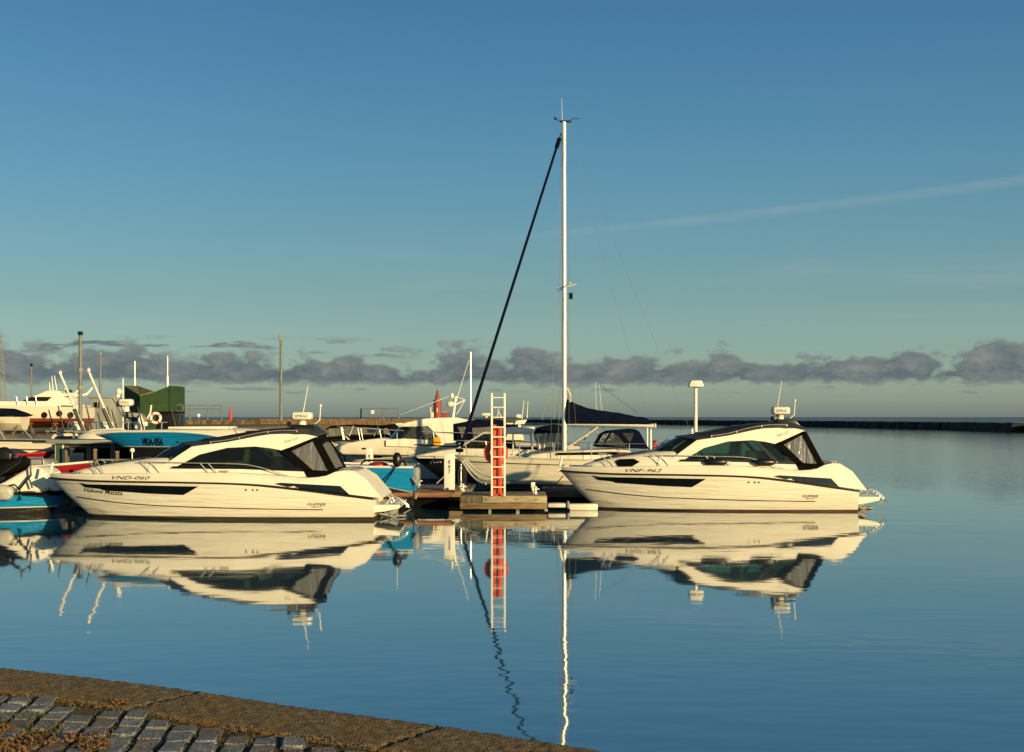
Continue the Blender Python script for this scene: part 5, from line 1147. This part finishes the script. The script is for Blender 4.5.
def pier():
    def seg(name, pts, zt, w, m, label, cat, rough, step):
        mb = MB(); rows = []
        for (xa, ya), (xb, yb) in zip(pts[:-1], pts[1:]):
            n = max(2, int(math.hypot(xb - xa, yb - ya) / step))
            for i in range(n):
                t = i / n; x, y = lerp(xa, xb, t), lerp(ya, yb, t); j = rnd(-rough, rough); d = Vector((yb - ya, -(xb - xa), 0)).normalized(); d = -d if d.y > 0 else d
                o = (.25 if (i % 2) else 0) if name == 'pier' else rnd(-.4, .4)
                P0 = Vector((x, y, 0))
                rows.append([P0 + d * (w * .75 + rough * 2 + o) + Vector((0, 0, -1.5)), P0 + d * (w * .6 + o) + Vector((0, 0, zt * .6 + j)), P0 + d * (w * .5 + o) + Vector((0, 0, zt + j)), P0 - d * (w * .5) + Vector((0, 0, zt + rnd(-rough, rough))), P0 - d * (w * .8 + rough * 2) + Vector((0, 0, -1.5))])
        mb.loft(rows, caps=True); return tag(mb.build(name, m, smooth=0), label, cat)
    seg('pier', [(wx(172, 250), 250), (wx(259, 250), 250)], 2.05, 5, pier_m, 'nearer brown sheet piled pier head carrying the tall grey frame', 'pier', .05, 1.1)
    seg('pier', [(wx(252, 330), 330), (wx(340, 370), 370), (wx(470, 480), 480)], 2.15, 4, pier_m, 'farther brown sheet piled pier running out towards the red lighthouse', 'pier', .05, 1.6)
    rock = mat('dark breakwater stone', (.015, .013, .012), .9, ramp=((.004, .004, .004), (.028, .023, .018)), vscale=.5)
    seg('breakwater', [(240, 130), (155, 188), (93, 248), (wx(950, 292), 292), (wx(850, 357), 357), (wx(740, 430), 430), (wx(650, 511), 511), (wx(580, 580), 580), (wx(500, 650), 650), (wx(455, 690), 690)], 1.5, 4, rock, 'long low black stone breakwater closing off the harbour', 'breakwater', .13, 1.5)
    def frame(u0, u1, vt, Y, posts, label, zb, vmid=None, sign=None):
        T = thing('gate_frame', label, 'railing', (wx(u0, Y), Y, zb)); x0 = wx(u0, Y); r = .11 * Y / 250
        for u in posts:
            mb = MB(); mb.cyl((wx(u, Y) - x0, 0, 0), (wx(u, Y) - x0, 0, wz(vt + (2 if u not in (u0, u1) else 0), Y) - zb), r * 1.3, 6); mb.build('post', grey_pole if u != u0 or sign is None else black, T)
        for v in (vt, vmid):
            if v: mb = MB(); mb.cyl((0, 0, wz(v, Y) - zb), (wx(u1, Y) - x0, 0, wz(v, Y) - zb), r, 6); mb.build('top_rail' if v == vt else 'mid_rail', grey_pole, T)
        if sign:
            mb = MB(); mb.box((wx(sign[0], Y) - x0, -.2, wz(sign[1], Y) - zb), (1.0, .08, 1.0), bev=.03); mb.build('sign_plate', white_pl, T)
    frame(182, 221.5, 405.5, 250, (182, 190, 207.5, 221.5), 'thin grey frame of posts with a white lamp on the pier beside the green shed', 2.0, 409)
    frame(361, 399, 408.5, 398, (361, 370, 383, 399), 'thin grey frame with a black post and white sign plate on the far pier', 2.1, None, (372.5, 412))
    T = thing('pier_lamp', 'round white lamp in front of the grey frame on the pier', 'lamp', (wx(199, 249), 248.5, 2.05)); mb = MB(); mb.ell((0, 0, wz(415.5, 249) - 2.05), (.36, .36, .36)); mb.build('globe', white_pl, T); mb = MB(); mb.cyl((0, 0, 0), (0, 0, 1.2 + wz(415.5, 249) - 3.4), .07, 6); mb.build('stalk', grey, T)
    # beacon
    T = thing('beacon', 'slim red beacon standing on the brown pier', 'beacon', (wx(230.5, 262), 262, 0)); mb = MB(); mb.lathe([(.42, 0), (.42, 2.0), (.36, 2.1), (.30, 3.2), (.34, 3.25), (.20, 3.3), (.14, 4.3), (.0, 4.5)], (0, 0, 0), 12); mb.build('tower', mat('beacon red', (.50, .035, .03), .5), T)
    # lighthouse
    Y = 470; k = Y / FPX; T = thing('lighthouse', 'stepped dark red lighthouse at the far end of the pier', 'lighthouse', (wx(437.5, Y), Y, 1.5)); zz = lambda v: wz(v, Y) - 1.5
    lr = mat('lighthouse red', (.27, .06, .055), .7, var=.15)
    mb = MB(); mb.lathe([(4.0 * k, -1.5), (4.0 * k, zz(400.5)), (3.5 * k, zz(400)), (2.4 * k, zz(399.8)), (2.2 * k, zz(396)), (1.5 * k, zz(395)), (1.5 * k, zz(393))], (0, 0, 0), 14); mb.build('tower', lr, T, smooth=30)
    mb = MB(); mb.lathe([(1.1 * k, zz(393)), (1.1 * k, zz(391.6)), (1.4 * k, zz(391.4)), (.2 * k, zz(390.4)), (.15 * k, zz(387.5)), (0, zz(387.4))], (0, 0, 0), 12); mb.build('lantern', lr, T)
    mb = MB(); mb.torus((0, 0, zz(400)), 3.9 * k, .18, 'z', 16, 6); mb.build('gallery', grey, T)
    mb = MB(); mb.prism([(-.5 * k, zz(412)), (-.5 * k, zz(408)), (.5 * k, zz(408)), (.5 * k, zz(412))], -4.1 * k, -3.9 * k); mb.build('window', gel_old, T)
    T = thing('keeper_hut', 'low dark red hut at the foot of the lighthouse', 'hut', (wx(445, Y + 4), Y + 4, 0)); mb = MB(); mb.box((0, 0, 2.4), (4.4 * k * 2, 4, 4.8 - 1.2), bev=.05); mb.build('wall', mat('hut red', (.20, .07, .08), .8, var=.2), T); mb = MB(); mb.prism([(-4.8 * k, 4.1), (0, 4.9), (4.8 * k, 4.1)], -2.2, 2.2); mb.build('roof', grey, T)
    T = thing('white_tank', 'white upright tank with a short side arm left of the lighthouse', 'tank', (wx(430.5, Y - 8), Y - 8, 0)); mb = MB(); mb.lathe([(.75 * k, 0), (.75 * k, wz(407.5, Y - 8)), (.4 * k, wz(407, Y - 8))], (0, 0, 0), 10); mb.build('tank', gel_old, T); mb = MB(); mb.box((1.6 * k, 0, wz(415, Y)), (3.2 * k, 1, 5 * k), bev=.05); mb.build('side_box', gel_old, T)
    # signal gantry on the breakwater
    Y = 600; T = thing('signal_gantry', 'thin dark signal gantry on the far breakwater behind the mast', 'gantry', (wx(548, Y), Y, 1.2)); q = lambda u, v: (wx(u, Y) - wx(548, Y), 0, wz(v, Y) - 1.2)
    mb = MB(); mb.tube([q(542, 420), q(549, 389), q(562, 391)], .16, 6); mb.build('raked_leg', grey, T)
    for u in (554, 559):
        mb = MB(); mb.tube([q(u, 420), q(u, 391)], .14, 6); mb.build('leg', grey, T)
    mb = MB(); mb.tube([q(581, 392), q(584, 408), q(585, 420)], .12, 6); mb.build('stay', grey, T)
pier()
def yard():
    # motor yacht ashore
    Y = 110.0; F = Frame(-175, Y); T = thing('motor_yacht', 'big white motor yacht with red bottom propped up ashore at the left', 'boat', (F.X0, F.Y, 0))
    L = wx(78, Y - 2.2) - F.X0
    hm = hull_mat('white over red hull', [(2.52, (.24, .035, .015)), (9, (.78, .73, .62))], dirt=.06)
    rows, yh, sh = make_hull(T, [(0, 1, [(0, 4.4), (.5, 3.75), (1, 3.40)]), (1.2, .96, [(0, 3.4), (.5, 2.9), (1, 2.6)]), (2.4, .9, [(0, 2.6), (.5, 2.3), (1, 2.3)]), (3.4, 0, [(0, 2.1), (.5, 1.75), (1, 1.78)])], L, 4.6, hm, gel_old, full=3, flare=.08, n=24)
    Yn = Y - 2.0
    mb = MB(); mb.prism(F.pp([(-110, 403), (-60, 401), (20, 401), (45, 400), (52, 397.2), (64, 396.8), (68, 403.5), (77, 405), (77, 409), (-110, 410)], Yn), -1.9, 1.9, bev=.12); dh = mb.build('deck_house', gel, T, smooth=40)
    mb = MB(); mb.prism(F.pp([(18, 402), (31, 396.2), (44, 390.8), (50, 389.8), (58, 391), (61, 394), (62, 397.6), (66, 403), (20, 403)], Yn), -1.6, 1.6, bev=.08); mb.build('flybridge', gel, T, smooth=40)
    mirrored(dh, 'window', darkglass, F.pp([(22, 400.8), (31, 396.8), (51, 396.8), (46.5, 401)], Yn - .1), const(1.93), .06)
    mb = MB(); mb.prism(F.pp([(58, 391.5), (60, 388.8), (62, 390), (62, 392)], Yn), -.6, .6, bev=.03); mb.build('fly_seat', darkint, T)
    for s_ in (-1, 1):
        mb = MB(); mb.tube([(F.p(u, v, Yn)[0], s_ * 1.5, F.p(u, v, Yn)[1]) for u, v in ((56, 394.5), (66, 394.6), (73, 393.4), (76, 390), (79, 386.4))], .13, 8, .09); mb.build('arch', gel, T)
        for u in (45, 60, 71):
            mb = MB(); x, z = F.p(u, 415 if u != 60 else 413.5, Yn); mb.lathe([(0, 0), (.22, .0), (.25, .05), (.25, .08), (0, .08)], (x, s_ * (yh(x, z)) - (.08 if s_ < 0 else 0), z), 12, 'y'); mb.build('porthole', darkglass, T)
        for u in (17, 27, 36):
            mb = MB(); x, z = F.p(u + 2, 402, Yn); mb.tube([(x, s_ * 2.1, z - .3), (x - .18, s_ * 2.1, z + .45)], .03, 6); mb.build('stanchion', steel, T)
    for u, v, v2, d in ((50, 391, 382, -.6), (53, 391, 376, -1.2), (57, 391.5, 375.5, -2.6), (65, 395, 381, .0)):
        a, b = F.p(u, v, Y), F.p(u + d, v2, Y); whip(T, (a[0], 0, a[1]), (b[0], 0, b[1]), .045)
    mb = MB(); mb.tube([(F.p(61, 394, Yn)[0], -1.5, F.p(61, 394, Yn)[1]), (F.p(63, 390, Yn)[0], -1.5, F.p(63, 390, Yn)[1])], .04, 6); mb.build('fly_rail', steel, T)
    lt = F.p(66, 407, Yn); mb = MB(); mb.prism(F.pp([(62, 405.2), (77, 405.7), (77, 406.8), (62, 406.4)], Yn), -2.28, -2.2); mb.build('side_stripe', ink_g, T)
    for u in (10, 30, 55, 75):
        T2 = thing('boat_stand', 'rusty prop stand under the red yacht bottom, %s' % {10: 'leftmost by the navy boat cover', 30: 'second from the left', 55: 'second from the right', 75: 'rightmost near the stern'}[u], 'boat stand', (wx(u, Y - 1.3), Y - 1.3, GZ), 0, 'prop stands under the yacht ashore')
        mb = MB()
        for a, b in ((-.5, -.4), (.5, -.4), (0, .5)): mb.tube([(a, b, 0), (0, 0, .75)], .05, 6)
        mb.build('legs', wood_dk, T2); mb = MB(); mb.box((0, 0, .80), (.5, .3, .12), bev=.02); mb.build('pad', wood_dk, T2)
    # small boat with navy cover ashore
    Yc = 92.6; F = Frame(-62, Yc); T = thing('sloop', 'small cream boat under a navy cover standing ashore at the left edge', 'boat', (F.X0, F.Y, 0))
    L = wx(25, Yc) - F.X0
    rows, yh, sh = make_hull(T, [(0, 1, [(0, 2.85), (.5, 2.65), (1, 2.62)]), (.5, .9, [(0, 2.2), (1, 2.2)]), (1.2, .5, [(0, 1.75), (1, 1.8)]), (1.6, 0, [(0, 1.6), (1, 1.62)])], L, 2.0, hull_mat('cream sloop', [(1.7, (.12, .1, .08)), (9, (.74, .68, .55))]), gel_old, full=2.4, flare=0)
    mb = MB(); mb.prism(F.pp([(-40, 411), (-5, 408), (10, 408.5), (22, 412.5), (29, 415.4), (26, 416.4), (10, 416), (-40, 417)], Yc), -1.0, 1.0, bev=.12); mb.build('cover', navy, T, smooth=50)
    mb = MB(); mb.box((L * .45, 0, 1.5), (L * .6, .5, .3), bev=.05); mb.build('cradle', wood_dk, T)
    mb = MB()
    for x in (.8, L - .5): mb.tube([(x, -1.0, 1.3), (x + .3, -.75, 2.1)], .04, 6)
    mb.build('prop', wood_dk, T)
    # green shed
    Y = 128.0; T = thing('shed', 'dark green wooden shed with a butterfly roof on the quay', 'shed', (wx(141, Y), Y, GZ)); q = lambda u, v: (wx(u, Y) - wx(141, Y), wz(v, Y) - GZ)
    gm = mat('green boards', (.020, .055, .016), .75, ramp=((.012, .036, .010), (.030, .075, .022)), vscale=1.2, bump=.03, bscale=6)
    dp = 6.0; w = q(184, 0)[0]; x2 = q(166, 0)[0]
    a = q(124.5, 386)[1]; b = q(141, 395.5)[1]; c = q(153, 391.5)[1]; d = q(170, 385.5)[1]
    fx = q(124.5, 0)[0]
    # front with a rising eave, right side flat topped, left wing under a mossy roof slope
    qa = lambda u, v, dy: Vector((wx(u, Y + dy) - wx(141, Y), dy, wz(v, Y + dy) - GZ))
    xr = q(170.5, 0)[0]
    mb = MB(); mb.prism([(0, 0), (xr, 0), (xr, d), (q(153, 0)[0], c - .1), (0, b)], 0, 5.6); mb.build('front_wall', gm, T, smooth=0)
    mb = MB(); l1, l2 = qa(124.5, 386.5, 4.2), qa(124.5, 386.5, 4.2); l2.z = 0
    mb.face([Vector((-.02, -.01, 0)), Vector((-.02, -.01, b)), l1, l2]); sv = mb.build('side_wall', gm, T, smooth=0); sv.modifiers.new('thick', 'SOLIDIFY').thickness = .12
    rm_ = mat('mossy roof', (.16, .17, .06), .9, ramp=((.09, .10, .035), (.24, .22, .09)), vscale=1.5)
    mb = MB(); mb.face([Vector((-.1, -.15, b + .05)), Vector((q(154, 0)[0], -.15, c + .02)), qa(137, 385.6, 6.0), qa(124.2, 385.8, 4.6)]); r = mb.build('roof', rm_, T, smooth=0); r.modifiers.new('thick', 'SOLIDIFY').thickness = .12
    mb = MB(); mb.box((.02, -.06, b / 2), (.16, .08, b)); mb.build('corner_board', gm, T)
    mb = MB(); mb.box((xr - .02, -.06, d / 2), (.12, .08, d)); mb.build('corner_board', gm, T)
    mb = MB(); mb.torus((xr + .25, 2.5, q(0, 408)[1]), .35, .05, 'y', 16, 6); mb.build('wall_hoop', grey_pole, T)
    # kiosk
    Y = 118.0; T = thing('kiosk', 'pale grey metal kiosk with a dark two pane window', 'kiosk', (wx(102, Y), Y, GZ)); w = 26 / FPX * Y; h = wz(398, Y) - GZ
    km = mat('grey cladding', (.27, .29, .28), .6, var=.12, vscale=3)
    mb = MB(); mb.box((0, 1.2, h / 2), (w, 2.4, h), bev=.03); mb.build('wall', km, T); mb = MB(); mb.box((0, 1.2, h + .05), (w + .25, 2.7, .12), bev=.02); mb.build('roof', grey, T)
    x, z = wx(98, Y) - wx(102, Y), wz(405, Y) - GZ
    mb = MB(); mb.box((x, -.03, z), (.78, .08, .58), bev=.02); wf = mb.build('window', grey, T); mb = MB(); mb.box((x - .18, -.075, z), (.28, .02, .46)); mb.build('pane', darkglass, wf); mb = MB(); mb.box((x + .18, -.075, z), (.28, .02, .46)); mb.build('pane', darkglass, wf)
    mb = MB()
    for i in range(8): mb.box((-w / 2 + .2 + i * (w - .4) / 7, -.012, h / 2 - .3), (.04, .03, h - .8))
    mb.build('cladding_rib', km, T)
    # dark tank by the shed
    T = thing('container', 'low black container in front of the green shed', 'container', (wx(176, 120), 118, GZ)); mb = MB(); mb.box((0, 0, .85), (2.1, 1.6, 1.7), bev=.06); mb.build('body', black, T); mb = MB(); mb.box((0, 0, 1.74), (2.2, 1.7, .10), bev=.03); mb.build('lid', blackm, T)
    # poles
    def pole(name, px, vt, vb, Y, r, label, cat, zb=GZ, m=None, r2=None, lean=0, grp=None):
        T = thing(name, label, cat, (wx(px, Y), Y, zb), 0, grp); h = wz(vt, Y) - zb
        mb = MB(); mb.tube([(0, 0, 0), (lean, 0, h)], r, 10, r2 or r * .8); mb.build('shaft', m or grey_pole, T); return T, h
    T, h = pole('lamp_post', 80.4, 334, 444, 95, .15, 'tall grey lamp post rising beside the yacht flybridge', 'lamp post'); mb = MB(); mb.box((0, 0, h + .05), (.30, .30, .26), bev=.03); mb.build('lamp_head', black, T)
    for z in (.45, .62):
        mb = MB(); mb.lathe([(.18, h * z), (.2, h * z + .04), (.18, h * z + .3)], (0, 0, 0), 10); mb.build('collar', grey, T)
    T, h = pole('lamp_post', 281, 337, 424, 255, .30, 'tall grey lamp post on the pier above the left cruiser radar', 'lamp post', 2.0); mb = MB(); mb.box((0, 0, h - .2), (.7, .7, 1.2), bev=.05); mb.build('lamp_head', grey, T)
    T, h = pole('flag_pole', 31.5, 365, 420, 130, .09, 'short thin pole behind the yacht foredeck', 'pole'); mb = MB(); mb.box((0, 0, h), (.22, .15, .3), bev=.02); mb.build('cap', black, T)
    T, h = pole('flag_pole', 100.3, 354, 430, 112, .10, 'thin grey pole right behind the taller slanted outrigger', 'pole'); mb = MB(); mb.ell((0, 0, h), (.13, .13, .15), 8); mb.build('cap', grey, T)
    T, h = pole('mast', 134.8, 361, 386, 140, .10, 'pale slender mast behind the left slope of the green shed', 'mast', m=alu); mb = MB(); mb.lathe([(.13, h * .55), (.15, h * .56), (.13, h * .75)], (0, 0, 0), 8); mb.build('sleeve', alu, T)
    T, h = pole('mast', 167.5, 356, 386, 140, .09, 'pale slender mast behind the right bay of the green shed', 'mast', m=alu); mb = MB(); mb.lathe([(.12, h * .6), (.14, h * .61), (.12, h * .72)], (0, 0, 0), 8); mb.build('sleeve', alu, T)
    T, h = pole('mast', 123, 379, 425, 112, .06, 'very thin pale pole in front of the left wall of the green shed', 'mast', m=alu); mb = MB(); mb.ell((0, 0, h), (.08, .08, .08), 8); mb.build('cap', alu, T)
    # lattice mast at the left edge
    Y = 140.0; T = thing('lattice_mast', 'leaning lattice mast at the left edge of the sky', 'mast', (wx(6.5, Y), Y, GZ)); h = wz(330, Y) - GZ; lean = wx(-2, Y) - wx(6.5, Y)
    for s_ in (-1, 1):
        mb = MB(); mb.tube([(s_ * .28, 0, 0), (lean + s_ * .2, 0, h)], .05, 6); mb.build('leg', grey_pole, T)
    mb = MB(); n = 26
    for i in range(n):
        a, b = i / n, (i + 1) / n; s_ = 1 if i % 2 else -1; mb.tube([(lean * a + s_ * .27, 0, h * a), (lean * b - s_ * .26, 0, h * b)], .05, 5)
    mb.build('lacing', grey, T)
    # sign board with green patch on the pier near the bimini boat
    Y = 66.0; T = thing('sign_board', 'white board with a green patch behind the black boat canopy', 'sign', (wx(403, Y), Y, 0)); mb = MB(); mb.box((0, 0, wz(428.5, Y)), (15 / FPX * Y, .06, 11 / FPX * Y), bev=.02); b_ = mb.build('board', white_pl, T); mb = MB(); mb.ell((0.02, -.035, wz(429.5, Y)), (.24, .012, .13)); mb.build('emblem', mat('sign green', (.04, .26, .07), .6), b_)
    mb = MB()
    for x in (-.3, .3): mb.cyl((x, .05, -.5), (x, .05, wz(428, Y)), .03, 6)
    mb.build('legs', grey, T)
    T = thing('walkway', 'low pontoon carrying the white and green board', 'pontoon', (wx(403, Y), Y, 0)); mb = MB(); mb.box((0, 0, .2), (5, 1.6, .5), bev=.05); mb.build('float', grey, T); mb = MB(); mb.box((0, 0, .48), (5.05, 1.65, .06), bev=.01); mb.build('deck_boards', deckb, T)
yard()
